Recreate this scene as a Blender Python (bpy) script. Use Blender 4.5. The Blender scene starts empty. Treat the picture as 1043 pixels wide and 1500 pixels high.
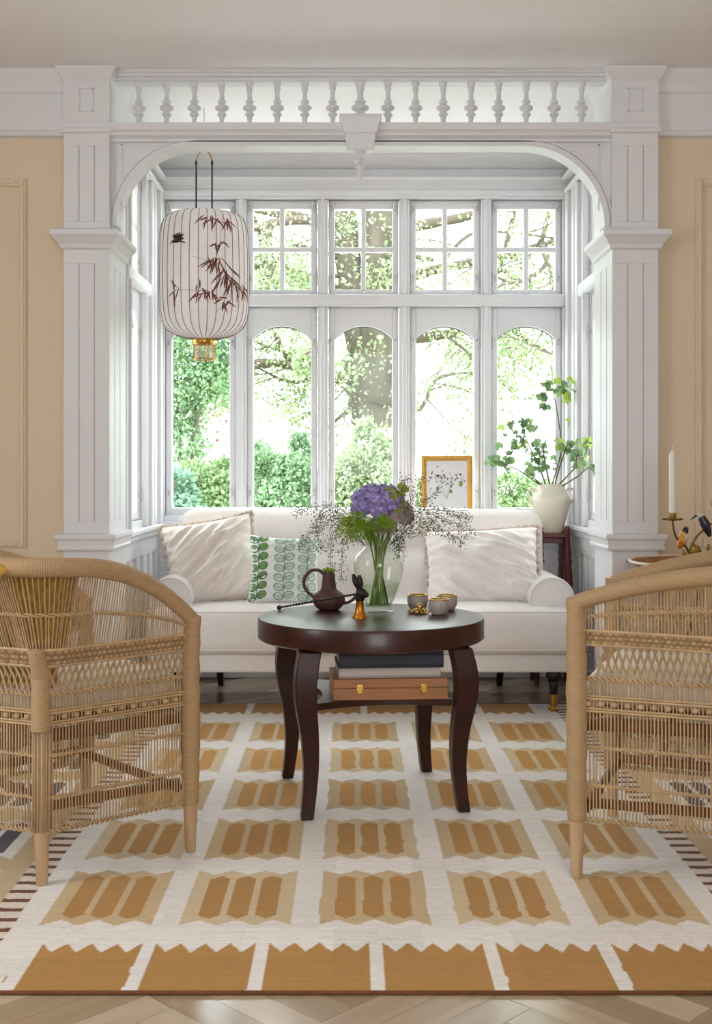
import bpy, bmesh, math, random
import numpy as np
from mathutils import Vector, Matrix, noise as mnoise
random.seed(7)
S = bpy.context.scene
COL = S.collection
PI = math.pi

# ------------------------------------------------------------------ camera
CAM_H = 1.08
FPX = 1720.0                       # focal length in pixels of the 1043 x 1500 frame
cd = bpy.data.cameras.new('camera'); cam = bpy.data.objects.new('camera', cd); COL.objects.link(cam)
cam.location = (0, 0, CAM_H); cam.rotation_euler = (PI/2, 0, 0)
cd.sensor_fit = 'VERTICAL'; cd.sensor_height = 36.0; cd.lens = 36.0*FPX/1500.0
cd.shift_x = 6.5/1500.0; cd.shift_y = -60.0/1500.0
cd.clip_start = 0.05; cd.clip_end = 200
S.camera = cam

# ------------------------------------------------------------------ sky and exposure
W = bpy.data.worlds.new('overcast_sky'); S.world = W; W.use_nodes = True
bg = W.node_tree.nodes['Background']
bg.inputs[0].default_value = (0.875, 0.93, 1.0, 1); bg.inputs[1].default_value = 2.6
S.view_settings.view_transform = 'Standard'; S.view_settings.look = 'None'
S.view_settings.gamma = 1.0; S.view_settings.use_curve_mapping = False
S.view_settings.exposure = 1.79

# daylight portals in the room's openings (they guide sky light, they add none)
def portal(name, loc, rot, sx, sy):
    l = bpy.data.lights.new(name, 'AREA'); l.shape = 'RECTANGLE'; l.size = sx; l.size_y = sy
    l.cycles.is_portal = True
    o = bpy.data.objects.new(name, l); o.location = loc; o.rotation_euler = rot; COL.objects.link(o)
portal('bay_daylight_portal', (0.07, 6.32, 1.65), (-PI/2, 0, 0), 2.2, 1.8)
portal('rear_window_portal', (0.6, -1.7, 1.65), (PI/2, 0, 0), 1.5, 1.7)
portal('side_window_portal', (-2.9, 1.9, 1.6), (0, -PI/2, 0), 1.8, 1.0)

# ------------------------------------------------------------------ helpers
def lin(c):
    return tuple((x/255.0/12.92 if x/255.0 <= 0.04045 else ((x/255.0+0.055)/1.055)**2.4) for x in c)

def mat(name, rgb, rough=0.5, metal=0.0, spec=0.5, var=0.0, vs=(8,8,8), bump=0.0, bs=None, bdist=0.003,
        sheen=0.0, coat=0.0, rgb2=None, island=0.0, transl=0.0, alpha=None, detail=3.0):
    m = bpy.data.materials.new(name); m.use_nodes = True
    nt = m.node_tree; N = nt.nodes; L = nt.links
    p = N['Principled BSDF']; out = N['Material Output']
    c = lin(rgb); p.inputs['Base Color'].default_value = (*c, 1)
    p.inputs['Roughness'].default_value = rough; p.inputs['Metallic'].default_value = metal
    p.inputs['Specular IOR Level'].default_value = spec
    if sheen: p.inputs['Sheen Weight'].default_value = sheen
    if coat:
        p.inputs['Coat Weight'].default_value = coat; p.inputs['Coat Roughness'].default_value = 0.12
    col_out = None
    tc = N.new('ShaderNodeTexCoord')
    def nz(scale):
        mp = N.new('ShaderNodeMapping'); mp.inputs['Scale'].default_value = scale
        L.new(tc.outputs['Object'], mp.inputs[0])
        n = N.new('ShaderNodeTexNoise'); n.inputs['Scale'].default_value = 1.0; n.inputs['Detail'].default_value = detail
        L.new(mp.outputs[0], n.inputs['Vector']); return n
    if var or rgb2:
        n = nz(vs)
        mx = N.new('ShaderNodeMix'); mx.data_type = 'RGBA'
        a = c; b = lin(rgb2) if rgb2 else tuple(x*(1-var) for x in c)
        if not rgb2: a = tuple(min(1, x*(1+var)) for x in c)
        mx.inputs[6].default_value = (*a, 1); mx.inputs[7].default_value = (*b, 1)
        mr = N.new('ShaderNodeMapRange'); mr.inputs[1].default_value = 0.3; mr.inputs[2].default_value = 0.7
        L.new(n.outputs['Fac'], mr.inputs[0]); L.new(mr.outputs[0], mx.inputs[0])
        col_out = mx.outputs[2]
    if island:
        g = N.new('ShaderNodeNewGeometry')
        mr = N.new('ShaderNodeMapRange'); mr.inputs[3].default_value = 1-island; mr.inputs[4].default_value = 1+island
        L.new(g.outputs['Random Per Island'], mr.inputs[0])
        mm = N.new('ShaderNodeMix'); mm.data_type = 'RGBA'; mm.blend_type = 'MULTIPLY'; mm.inputs[0].default_value = 1
        if col_out: L.new(col_out, mm.inputs[6])
        else: mm.inputs[6].default_value = (*c, 1)
        L.new(mr.outputs[0], mm.inputs[7]); col_out = mm.outputs[2]
    if col_out: L.new(col_out, p.inputs['Base Color'])
    if bump:
        n = nz(bs or vs)
        b = N.new('ShaderNodeBump'); b.inputs['Strength'].default_value = bump; b.inputs['Distance'].default_value = bdist
        L.new(n.outputs['Fac'], b.inputs['Height']); L.new(b.outputs[0], p.inputs['Normal'])
    if transl:
        t = N.new('ShaderNodeBsdfTranslucent'); t.inputs[0].default_value = (*c, 1)
        if col_out: L.new(col_out, t.inputs[0])
        ms = N.new('ShaderNodeMixShader'); ms.inputs[0].default_value = transl
        L.new(p.outputs[0], ms.inputs[1]); L.new(t.outputs[0], ms.inputs[2]); L.new(ms.outputs[0], out.inputs[0])
    return m

def clear_glass(name, tint=(255,255,255), ior=1.45, amount=1.0, rough=0.0):
    m = bpy.data.materials.new(name); m.use_nodes = True
    nt = m.node_tree; N = nt.nodes; L = nt.links; N.remove(N['Principled BSDF'])
    t = N.new('ShaderNodeBsdfTransparent'); t.inputs[0].default_value = (*lin(tint), 1)
    g = N.new('ShaderNodeBsdfGlossy'); g.inputs['Roughness'].default_value = rough
    f = N.new('ShaderNodeLayerWeight'); f.inputs[0].default_value = 0.5     # reflectance rises towards grazing view, both faces alike
    pw_ = N.new('ShaderNodeMath'); pw_.operation = 'POWER'; pw_.inputs[1].default_value = 4.0; L.new(f.outputs['Facing'], pw_.inputs[0])
    k = N.new('ShaderNodeMath'); k.operation = 'MULTIPLY_ADD'; k.inputs[1].default_value = 0.8*amount; k.inputs[2].default_value = 0.035*amount; k.use_clamp = True
    L.new(pw_.outputs[0], k.inputs[0])
    ms = N.new('ShaderNodeMixShader'); L.new(k.outputs[0], ms.inputs[0])
    L.new(t.outputs[0], ms.inputs[1]); L.new(g.outputs[0], ms.inputs[2]); L.new(ms.outputs[0], N['Material Output'].inputs[0])
    return m

class MB:
    """collects geometry; build() links it as one mesh object"""
    def __init__(s): s.v = []; s.f = []; s.mi = []; s.cur = 0
    def add(s, vs, fs):
        b = len(s.v); s.v.extend([tuple(p) for p in vs])
        for f in fs: s.f.append(tuple(b+i for i in f)); s.mi.append(s.cur)
        return s
    def box(s, x0, x1, y0, y1, z0, z1, M=None):
        vs = [Vector((x, y, z)) for z in (z0, z1) for y in (y0, y1) for x in (x0, x1)]
        if M: vs = [M @ p for p in vs]
        return s.add(vs, [(0,2,3,1),(4,5,7,6),(0,1,5,4),(2,6,7,3),(0,4,6,2),(1,3,7,5)])
    def tube(s, path, r, n=8, cap=True, closed=False):
        P = [Vector(p) for p in path]; k = len(P)
        R = r if isinstance(r, (list, tuple)) else [r]*k
        T = []
        for i in range(k):
            if closed: d = P[(i+1) % k]-P[i-1]
            else: d = P[min(i+1, k-1)]-P[max(i-1, 0)]
            if d.length < 1e-9: d = Vector((0,0,1))
            T.append(d.normalized())
        u = T[0].orthogonal().normalized(); vs = []
        for i in range(k):
            u = (u-T[i]*u.dot(T[i]))
            if u.length < 1e-6: u = T[i].orthogonal()
            u.normalize(); w = T[i].cross(u)
            for j in range(n):
                a = 2*PI*j/n; vs.append(P[i]+(u*math.cos(a)+w*math.sin(a))*R[i])
        fs = []
        for i in range(k if closed else k-1):
            i2 = (i+1) % k
            for j in range(n): fs.append((i*n+j, i*n+(j+1) % n, i2*n+(j+1) % n, i2*n+j))
        if cap and not closed:
            fs.append(tuple(reversed(range(n)))); fs.append(tuple((k-1)*n+j for j in range(n)))
        return s.add(vs, fs)
    def lathe(s, prof, n=24, c=(0,0,0), M=None, cap=True):
        vs = []
        for r, z in prof:
            for j in range(n):
                a = 2*PI*j/n; p = Vector((c[0]+r*math.cos(a), c[1]+r*math.sin(a), c[2]+z))
                vs.append(M @ p if M else p)
        fs = []; k = len(prof)
        for i in range(k-1):
            for j in range(n): fs.append((i*n+j, i*n+(j+1) % n, (i+1)*n+(j+1) % n, (i+1)*n+j))
        if cap:
            fs.append(tuple(reversed(range(n)))); fs.append(tuple((k-1)*n+j for j in range(n)))
        return s.add(vs, fs)
    def grid(s, fn, nu, nv, cu=False, cv=False):
        U = nu if cu else nu+1; V = nv if cv else nv+1
        vs = [fn(i/nu, j/nv) for i in range(U) for j in range(V)]
        fs = []
        for i in range(nu):
            for j in range(nv):
                i2 = (i+1) % U; j2 = (j+1) % V
                fs.append((i*V+j, i2*V+j, i2*V+j2, i*V+j2))
        return s.add(vs, fs)
    def ell(s, c, r, nu=12, nv=8, M=None):
        c = Vector(c)
        prof = []
        vs = []; fs = []
        for i in range(nv+1):
            t = PI*i/nv
            for j in range(nu):
                a = 2*PI*j/nu
                p = Vector((r[0]*math.sin(t)*math.cos(a), r[1]*math.sin(t)*math.sin(a), -r[2]*math.cos(t)))
                vs.append(c+(M @ p if M else p))
        for i in range(nv):
            for j in range(nu): fs.append((i*nu+j, i*nu+(j+1) % nu, (i+1)*nu+(j+1) % nu, (i+1)*nu+j))
        return s.add(vs, fs)
    def prism(s, poly, f0, f1):
        """poly list of 2D points; f0/f1 map (a,b) to the two end positions"""
        k = len(poly); vs = [f0(*p) for p in poly]+[f1(*p) for p in poly]
        fs = [tuple(reversed(range(k))), tuple(range(k, 2*k))]
        for i in range(k): j = (i+1) % k; fs.append((i, j, k+j, k+i))
        return s.add(vs, fs)
    def strip(s, lo, hi, y0, y1):
        """solid between two (x,z) polylines, y0..y1"""
        k = len(lo); vs = []
        for y in (y0, y1):
            for (x, z) in lo: vs.append((x, y, z))
            for (x, z) in hi: vs.append((x, y, z))
        L0, H0, L1, H1 = 0, k, 2*k, 3*k; fs = []
        for i in range(k-1):
            fs += [(L0+i, L0+i+1, H0+i+1, H0+i), (L1+i+1, L1+i, H1+i, H1+i+1),
                   (L0+i+1, L0+i, L1+i, L1+i+1), (H0+i, H0+i+1, H1+i+1, H1+i)]
        fs += [(L0, H0, H1, L1), (L0+k-1, L1+k-1, H1+k-1, H0+k-1)]
        return s.add(vs, fs)
    def rings(s, x0, x1, y0, y1, prof):
        """rectangular moulding: prof = [(outward offset, z)]"""
        vs = []
        for o, z in prof: vs += [(x0-o, y0-o, z), (x1+o, y0-o, z), (x1+o, y1, z), (x0-o, y1, z)]
        k = len(prof); fs = [(3,2,1,0), tuple(4*(k-1)+j for j in range(4))]
        for i in range(k-1):
            for j in range(4): fs.append((4*i+j, 4*i+(j+1) % 4, 4*i+4+(j+1) % 4, 4*i+4+j))
        return s.add(vs, fs)
    def build(s, name, m, parent=None, smooth=False, bev=0, seg=2, loc=None, rot=None, angle=None):
        me = bpy.data.meshes.new(name); me.from_pydata(s.v, [], s.f)
        ms = m if isinstance(m, (list, tuple)) else [m]
        for q in ms: me.materials.append(q)
        if len(ms) > 1: me.polygons.foreach_set('material_index', s.mi)
        bm = bmesh.new(); bm.from_mesh(me); bmesh.ops.recalc_face_normals(bm, faces=bm.faces); bm.to_mesh(me); bm.free()
        if smooth: me.polygons.foreach_set('use_smooth', [True]*len(me.polygons))
        if smooth and angle: me.set_sharp_from_angle(angle=math.radians(angle))
        me.update()
        o = bpy.data.objects.new(name, me); COL.objects.link(o)
        if parent: o.parent = parent
        if loc: o.location = loc
        if rot: o.rotation_euler = rot
        if bev:
            b = o.modifiers.new('bevel', 'BEVEL'); b.width = bev; b.segments = seg; b.limit_method = 'ANGLE'; b.angle_limit = math.radians(40)
        return o

def tag(o, label=None, cat=None, group=None, kind=None):
    if label: o['label'] = label
    if cat: o['category'] = cat
    if group: o['group'] = group
    if kind: o['kind'] = kind
    return o
def thing(name, loc=(0,0,0), rotz=0.0, label=None, cat=None, group=None, kind=None, rot=None):
    o = bpy.data.objects.new(name, None); COL.objects.link(o); o.location = loc
    o.rotation_euler = rot if rot else (0, 0, rotz); o.empty_display_size = 0.1
    return tag(o, label, cat, group, kind)
def dup(o, parent=None, loc=None, rot=None):
    c = o.copy(); COL.objects.link(c)
    if parent is not None: c.parent = parent
    if loc is not None: c.location = loc
    if rot is not None: c.rotation_euler = rot
    return c
def px(x, y, d):                     # photo pixel at depth d (metres along +Y)
    return ((x-515.0)*d/FPX, d, CAM_H-(y-690.0)*d/FPX)
def axis_points(n, h, r):            # samples on [-h,h], denser in the rounded ends
    k = max(3, n//4); e = [-h+r*(1-math.cos(PI/2*i/k)) for i in range(k)]
    mid = [-h+r+(2*h-2*r)*i/n for i in range(n+1)]
    return e+mid+[-x for x in reversed(e)]
def softbox(mb, c, size, r, n=(10,8,6), fn=None, M=None):
    """rounded, puffed box; fn(p, normal) returns the displaced point (local)"""
    h = [x/2 for x in size]; A = [axis_points(n[i], h[i], r) for i in range(3)]
    def mapp(p):
        q = [max(-(h[i]-r), min(h[i]-r, p[i])) for i in range(3)]
        d = Vector([p[i]-q[i] for i in range(3)])
        nn = d.normalized() if d.length > 1e-9 else Vector((0,0,1))
        o = Vector(q)+(nn*r if d.length > 1e-9 else Vector())
        if fn: o = fn(o, nn)
        if M: o = M @ o
        return o+Vector(c)
    for ax in range(3):
        a, b = [i for i in range(3) if i != ax]
        for sg in (-1, 1):
            vs = []; fs = []; na = len(A[a]); nb = len(A[b])
            for i in range(na):
                for j in range(nb):
                    p = [0,0,0]; p[ax] = sg*h[ax]; p[a] = A[a][i]; p[b] = A[b][j]; vs.append(mapp(p))
            for i in range(na-1):
                for j in range(nb-1):
                    q = (i*nb+j, (i+1)*nb+j, (i+1)*nb+j+1, i*nb+j+1); fs.append(q if sg > 0 else tuple(reversed(q)))
            mb.add(vs, fs)
    return mb
def weld(o, d=0.0004):
    bm = bmesh.new(); bm.from_mesh(o.data); bmesh.ops.remove_doubles(bm, verts=bm.verts, dist=d)
    bmesh.ops.recalc_face_normals(bm, faces=bm.faces); bm.to_mesh(o.data); bm.free()
    return o
def arc(c, r, a0, a1, n, z=None):
    return [(c[0]+r*math.cos(a0+(a1-a0)*i/n), c[1]+r*math.sin(a0+(a1-a0)*i/n)) for i in range(n+1)]
def smoothpath(pts, n=6):
    """Catmull-Rom through pts"""
    P = [Vector(p) for p in pts]; out = []
    for i in range(len(P)-1):
        p0 = P[max(i-1, 0)]; p1 = P[i]; p2 = P[i+1]; p3 = P[min(i+2, len(P)-1)]
        for k in range(n):
            t = k/n
            out.append(0.5*((2*p1)+(p2-p0)*t+(2*p0-5*p1+4*p2-p3)*t*t+(3*p1-p0-3*p2+p3)*t**3))
    out.append(P[-1]); return out

# ------------------------------------------------------------------ materials
M_WHITE = mat('white_paint', (229,228,230), 0.38, spec=0.4, var=0.015, vs=(3,3,3))
M_CEIL = mat('ceiling_paint', (246,243,243), 0.8, spec=0.2, var=0.01, vs=(2,2,2))
M_CREAM = mat('cream_wall_paint', (226,207,180), 0.7, spec=0.25, var=0.015, vs=(2,2,2))
M_GLASS = clear_glass('window_glass', (252,254,253), 1.45, 0.28)
M_IRON = mat('hinge_grey_metal', (190,186,184), 0.35, metal=0.8)
M_SEAL = mat('dark_window_seal', (60,58,58), 0.6)
# ------------------------------------------------------------------ the setting
YP = 4.80; YB = 6.15; CEIL = 2.73
XL, XR = -1.02, 1.15               # bay side planes
RX0, RX1, RY0 = -2.8, 3.0, -1.6    # room
M_PLANK = [mat('oak_plank_%d' % i, c, 0.17, spec=0.6, var=0.10, vs=(3,26,20), bump=0.05, bs=(4,60,40), bdist=0.001)
           for i, c in enumerate([(188,166,140), (176,154,126), (200,180,154), (166,144,118)])]
M_SUB = mat('floor_joint', (120,98,74), 0.6)
def struct(o): o['kind'] = 'structure'; return o

floor = struct(MB().box(RX0, RX1, RY0, YB+0.1, -0.15, -0.006).build('floor', M_SUB))
RUG = (-1.27, 1.38, 2.42, 5.415)
PW, PL, ND = 0.085, 0.51, 6
bm = MB().box(0, PL-0.0012, 0, PW-0.0012, -0.006, 0.0)
proto = []
for k in range(4):
    o = bm.build('plank', M_PLANK[k], floor); proto.append(o)
used = [False]*4
cells = []
ca, sa = math.cos(PI/4), math.sin(PI/4)
for k in range(-140, 141):
    for mm in range(-12, 13):
        for kind in (0, 1):
            if kind == 0: x, y = k+2*ND*mm, k; w, h = ND, 1
            else: x, y = k+ND+2*ND*mm, k-ND+1; w, h = 1, ND
            cx, cy = (x+w/2)*PW, (y+h/2)*PW
            X = cx*ca-cy*sa; Y = cx*sa+cy*ca+2.0
            if not (RX0+0.2 < X < RX1-0.2 and RY0+0.2 < Y < YB-0.02): continue
            if RUG[0]+0.25 < X < RUG[1]-0.25 and RUG[2]+0.25 < Y < RUG[3]-0.25: continue
            if Y > 4.6 and not (XL < X < XR) : continue
            cells.append((x*PW, y*PW, kind, X, Y))
def inview(c):
    X, Y = c[3], c[4]
    vis = abs(X) < 0.33*Y+0.25 and Y > 2.0
    if Y > 2.7 and Y < 5.2: vis = False
    return (0 if vis else 1, abs(Y-2.35) if Y < 4 else Y-5.3)
cells.sort(key=inview)
rest = MB()
for i, (x, y, kind, X, Y) in enumerate(cells):
    ox, oy = (x*ca-y*sa, x*sa+y*ca+2.0)
    rz = PI/4
    if kind == 1: ox, oy = ((x+PW)*ca-y*sa, (x+PW)*sa+y*ca+2.0); rz = PI/4+PI/2
    q = random.randrange(4)
    if i < 296:
        o = proto[q] if not used[q] else dup(proto[q], floor)
        used[q] = True; o.location = (ox, oy, 0); o.rotation_euler = (0, 0, rz)
    else:
        rest.cur = q; rest.box(0, PL-0.0012, 0, PW-0.0012, -0.006, 0.0, Matrix.Translation((ox, oy, 0)) @ Matrix.Rotation(rz, 4, 'Z'))
o = rest.build('plank_field', M_PLANK, floor); o['kind'] = 'stuff'

ceil = struct(MB().box(RX0, RX1, RY0, YB+0.25, CEIL, CEIL+0.12).build('ceiling', M_CEIL))

# cream walls each side of the arch, with raised picture-frame moulding, frieze and baseboard
def frame_moulding(x0, x1, z0, z1, y, parent):
    def side(a, b, c, d, nm):
        m = MB().box(a, b, y-0.012, y, c, d); m.box(a+0.008, b-0.008, y-0.018, y-0.012, c+0.008, d-0.008); m.build(nm, M_CREAM, parent, bev=0.004)
    t = 0.032
    side(x0, x0+t, z0, z1, 'panel_moulding'); side(x1-t, x1, z0, z1, 'panel_moulding')
    side(x0+t, x1-t, z0, z0+t, 'panel_moulding'); side(x0+t, x1-t, z1-t, z1, 'panel_moulding')
YW = YP+0.05
def cream_wall(name, x0, x1, fx0, fx1):
    w = struct(MB().box(x0, x1, YW, YW+0.3, 0, CEIL).build(name, M_CREAM))
    frame_moulding(fx0, fx1, 0.765, 2.287, YW, w)
    frame_moulding(fx0, fx1, 0.16, 0.66, YW, w)
    pr = [(0, 2.455), (-0.022, 2.46), (-0.026, 2.468), (-0.022, 2.478), (-0.012, 2.486), (-0.012, 2.635), (-0.018, 2.64), (-0.024, 2.67), (-0.042, 2.71), (-0.046, 2.73), (0, 2.73)]
    MB().prism(pr, lambda a, b: (x0, YW+a, b), lambda a, b: (x1, YW+a, b)).build('frieze', M_WHITE, w)
    MB().box(x0, x1, YW-0.02, YW, 0, 0.14).build('skirting', M_WHITE, w, bev=0.006)
cream_wall('wall_back_left', RX0, -1.16, -2.45, -1.342)
cream_wall('wall_back_right', 1.23, RX1, 1.418, 2.65)
# side walls of the room: on the left a tall opening that lets daylight in
wl = MB()
for a, b, c, d in [(RY0, 1.4, 0, CEIL), (1.4, 2.4, 0, 0.7), (1.4, 2.4, 2.5, CEIL), (2.4, YW+0.3, 0, CEIL)]:
    wl.box(RX0-0.2, RX0, a, b, c, d)
struct(wl.build('wall_left', M_CREAM))
struct(MB().box(RX1, RX1+0.2, RY0, YW+0.3, 0, CEIL).build('wall_right', M_CREAM))
wr_ = MB()                          # wall behind the camera with a window opening
for a, b, c, d in [(RX0, -0.15, 0, CEIL), (1.35, RX1, 0, CEIL), (-0.15, 1.35, 0, 0.8), (-0.15, 1.35, 2.5, CEIL)]: wr_.box(a, b, RY0-0.2, RY0, c, d)
struct(wr_.build('wall_rear', M_CREAM))

# pillars
def pillar(name, x0, x1, inner):
    root = thing(name, (0,0,0), kind='structure'); y0, y1 = YP, 5.15
    def fluted(z0, z1, g0, g1, nm):
        d = 0.007
        MB().box(x0+d, x1-d, y0+d, y1, z0, z1).build(nm, M_WHITE, root)
        w = x1-x0; cuts = [x0, x0+w*0.33, x0+w*0.345, x0+w*0.665, x0+w*0.68, x1]
        m = MB()
        m.box(x0, x1, y0, y0+d, z0, g0); m.box(x0, x1, y0, y0+d, g1, z1)
        for a, b in ((0,1), (2,3), (4,5)):
            m.box(cuts[a], cuts[b], y0, y0+d, g0, g1)
        m.build('front_stave', M_WHITE, root, bev=0.0015)
        xa, xb = (x1-d, x1) if inner > 0 else (x0, x0+d)
        dd = y1-y0; m = MB(); m.box(xa, xb, y0+d, y1, z0, g0); m.box(xa, xb, y0+d, y1, g1, z1)
        for a, b in ((0.02, .30), (.33, .62), (.65, 1.0)): m.box(xa, xb, y0+dd*a, y0+dd*b, g0, g1)
        m.build('side_stave', M_WHITE, root, bev=0.0015)
    def ring(nm, prof): MB().rings(x0, x1, y0, y1, prof).build(nm, M_WHITE, root, bev=0.002)
    MB().box(x0, x1, y0, y1, 0, 0.76).build('pedestal', M_WHITE, root)
    w = x1-x0; m = MB()
    a, b, zz, t = x0+w*0.31, x1-w*0.30, 0.71, 0.006
    for q in ((a, a+t, 0.15, zz), (b-t, b, 0.15, zz), (a, b, zz-t, zz), (a, b, 0.15, 0.15+t)): m.box(q[0], q[1], y0-0.004, y0, q[2], q[3])
    m.build('pedestal_bead', M_WHITE, root)
    MB().rings(x0, x1, y0, y1, [(0.02, 0), (0.02, 0.12), (0.012, 0.14), (0, 0.145)]).build('plinth', M_WHITE, root)
    ring('ledge', [(0.0, 0.752), (0.022, 0.757), (0.024, 0.768), (0.019, 0.773), (0.023, 0.795), (0.031, 0.806), (0.031, 0.822), (0.0, 0.824)])
    fluted(0.824, 1.99, 0.872, 1.93, 'shaft')
    ring('capital', [(0.0, 1.985), (0.012, 1.99), (0.016, 2.005), (0.036, 2.03), (0.046, 2.04), (0.046, 2.06), (0.03, 2.066), (0.0, 2.068)])
    fluted(2.068, 2.467, 2.10, 2.41, 'upper_shaft')
    ring('necking', [(0.0, 2.46), (0.01, 2.465), (0.012, 2.478), (0.006, 2.484), (0.006, 2.505), (0.0, 2.508)])
    ring('head_block', [(0.0, 2.505), (0.002, 2.51), (0.002, 2.675), (0.008, 2.682), (0.026, 2.716), (0.03, 2.73)])
    m = MB(); a, b, z0, z1 = x0+w*0.34, x1-w*0.34, 2.55, 2.645; t = 0.004
    for q in ((a, a+t, z0, z1), (b-t, b, z0, z1), (a, b, z1-t, z1), (a, b, z0, z0+t)): m.box(q[0], q[1], y0-0.006, y0-0.001, q[2], q[3])
    m.build('head_bead', M_WHITE, root)
pillar('trim_1', -1.178, -0.99, +1)
pillar('trim_2', 1.066, 1.254, -1)

# arch with spindle screen
AX0, AX1 = -0.992, 1.068; ACX = 0.036
arch = thing('trim_3', (0,0,0), kind='structure')
r = 0.335; zs = 2.422; ya, yb = YP+0.035, YP+0.110
lo = [(AX0, 2.04), (AX0+0.02, 2.055)]
for i in range(13):
    a = PI-PI/2*i/12; lo.append((AX0+0.022+r+r*math.cos(a), zs-r+r*math.sin(a)))
n1 = len(lo); right = [(2*ACX-x+0.004, z) for x, z in reversed(lo)]
lo = lo+[(ACX, zs)]+right
hi = [(x, 2.44) for x, z in lo]
MB().strip(lo, hi, ya, yb).build('arch_board', M_WHITE, arch)
core = lo[2:-2]
def offs(pts, d):
    out = []
    for i, p in enumerate(pts):
        a = Vector((*pts[max(i-1, 0)],)); b = Vector((*pts[min(i+1, len(pts)-1)],)); t = (b-a).normalized(); out.append((p[0]-t.y*d, p[1]+t.x*d))
    return out
MB().strip(offs(core, -0.006), offs(core, 0.016), ya-0.012, yb+0.012).build('arch_bead', M_WHITE, arch)
MB().strip(offs(core, 0.022), offs(core, 0.030), ya-0.006, ya).build('arch_inner_bead', M_WHITE, arch)
for sg in (-1, 1):                          # raised outline of the spandrel panels
    xe = ACX+sg*0.985; m = MB()
    m.box(min(xe, xe-sg*0.006), max(xe, xe-sg*0.006), ya-0.004, ya, 2.15, 2.425)
    m.box(min(xe, xe-sg*0.26), max(xe, xe-sg*0.26), ya-0.004, ya, 2.419, 2.425)
    m.build('spandrel_bead', M_WHITE, arch)
pr = [(0.0, 2.43), (-0.012, 2.433), (-0.012, 2.445), (-0.03, 2.455), (-0.03, 2.466), (-0.042, 2.476), (-0.046, 2.49), (-0.046, 2.502), (0.10, 2.502), (0.10, 2.43)]
MB().prism(pr, lambda a, b: (AX0, ya+a, b), lambda a, b: (AX1, ya+a, b)).build('cornice_rail', M_WHITE, arch)
pr = [(0.02, 2.688), (0.005, 2.694), (0.005, 2.702), (-0.006, 2.706), (-0.006, 2.716), (-0.014, 2.72), (-0.014, 2.73), (0.09, 2.73), (0.08, 2.688)]
MB().prism(pr, lambda a, b: (AX0, ya+a, b), lambda a, b: (AX1, ya+a, b)).build('top_rail', M_WHITE, arch)
bp = [(0.0155, 0), (0.0155, 0.012), (0.009, 0.016), (0.008, 0.035), (0.010, 0.05), (0.014, 0.054), (0.014, 0.060), (0.010, 0.064), (0.013, 0.069), (0.021, 0.076), (0.021, 0.082), (0.012, 0.089),
      (0.010, 0.093), (0.013, 0.098), (0.013, 0.103), (0.009, 0.107), (0.0075, 0.13), (0.0095, 0.155), (0.0115, 0.160), (0.0115, 0.164), (0.009, 0.168), (0.013, 0.174), (0.013, 0.187)]
bp = [(0.017, 0), (0.017, 0.010), (0.011, 0.015), (0.0095, 0.03), (0.012, 0.046), (0.019, 0.050), (0.020, 0.056), (0.012, 0.062), (0.014, 0.068), (0.027, 0.075), (0.029, 0.081), (0.027, 0.087), (0.014, 0.094),
      (0.011, 0.098), (0.018, 0.103), (0.018, 0.109), (0.011, 0.114), (0.009, 0.135), (0.0115, 0.156), (0.0145, 0.160), (0.0145, 0.164), (0.011, 0.168), (0.017, 0.175), (0.017, 0.187)]
bmesh_b = MB().lathe(bp, 14)
first = None
for i in range(17):
    x = ACX+(i-8)*0.1146
    if i == 8:
        MB().lathe([(a*1.3, b) for a, b in bp], 16).build('baluster', M_WHITE, arch, smooth=True, angle=50, loc=(x, ya+0.03, 2.502)); continue
    if first is None: first = bmesh_b.build('baluster', M_WHITE, arch, smooth=True, angle=50, loc=(x, ya+0.03, 2.502))
    else: dup(first, arch, (x, ya+0.03, 2.502))
m = MB(); y0 = ya-0.075
m.add([(ACX-.086, y0, 2.53), (ACX+.086, y0, 2.53), (ACX+.086, ya, 2.53), (ACX-.086, ya, 2.53), (ACX-.086, y0, 2.515), (ACX+.086, y0, 2.515), (ACX+.086, ya, 2.515), (ACX-.086, ya, 2.515),
       (ACX-.066, y0+.012, 2.455), (ACX+.066, y0+.012, 2.455), (ACX+.066, ya, 2.455), (ACX-.066, ya, 2.455)],
      [(0,1,2,3), (0,4,5,1), (1,5,6,2), (2,6,7,3), (3,7,4,0), (4,8,9,5), (5,9,10,6), (6,10,11,7), (7,11,8,4), (8,11,10,9)])
m.add([(ACX-.062, y0+.014, 2.457), (ACX+.062, y0+.014, 2.457), (ACX+.062, ya, 2.457), (ACX-.062, ya, 2.457), (ACX-.056, y0+.02, 2.388), (ACX+.056, y0+.02, 2.388), (ACX+.056, ya, 2.388), (ACX-.056, ya, 2.388)],
      [(0,1,2,3), (0,4,5,1), (1,5,6,2), (2,6,7,3), (3,7,4,0), (4,7,6,5)])
m.build('keystone', M_WHITE, arch, bev=0.003)
MB().lathe([(0.024, 0), (0.024, -0.012), (0.012, -0.018), (0.012, -0.03), (0.026, -0.04), (0.026, -0.046), (0.014, -0.053), (0.02, -0.06), (0.02, -0.066), (0.012, -0.074), (0.010, -0.10), (0.002, -0.125)], 16).build('pendant_finial', M_WHITE, arch, smooth=True, angle=50, loc=(ACX, ya-0.02, 2.39))

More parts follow.
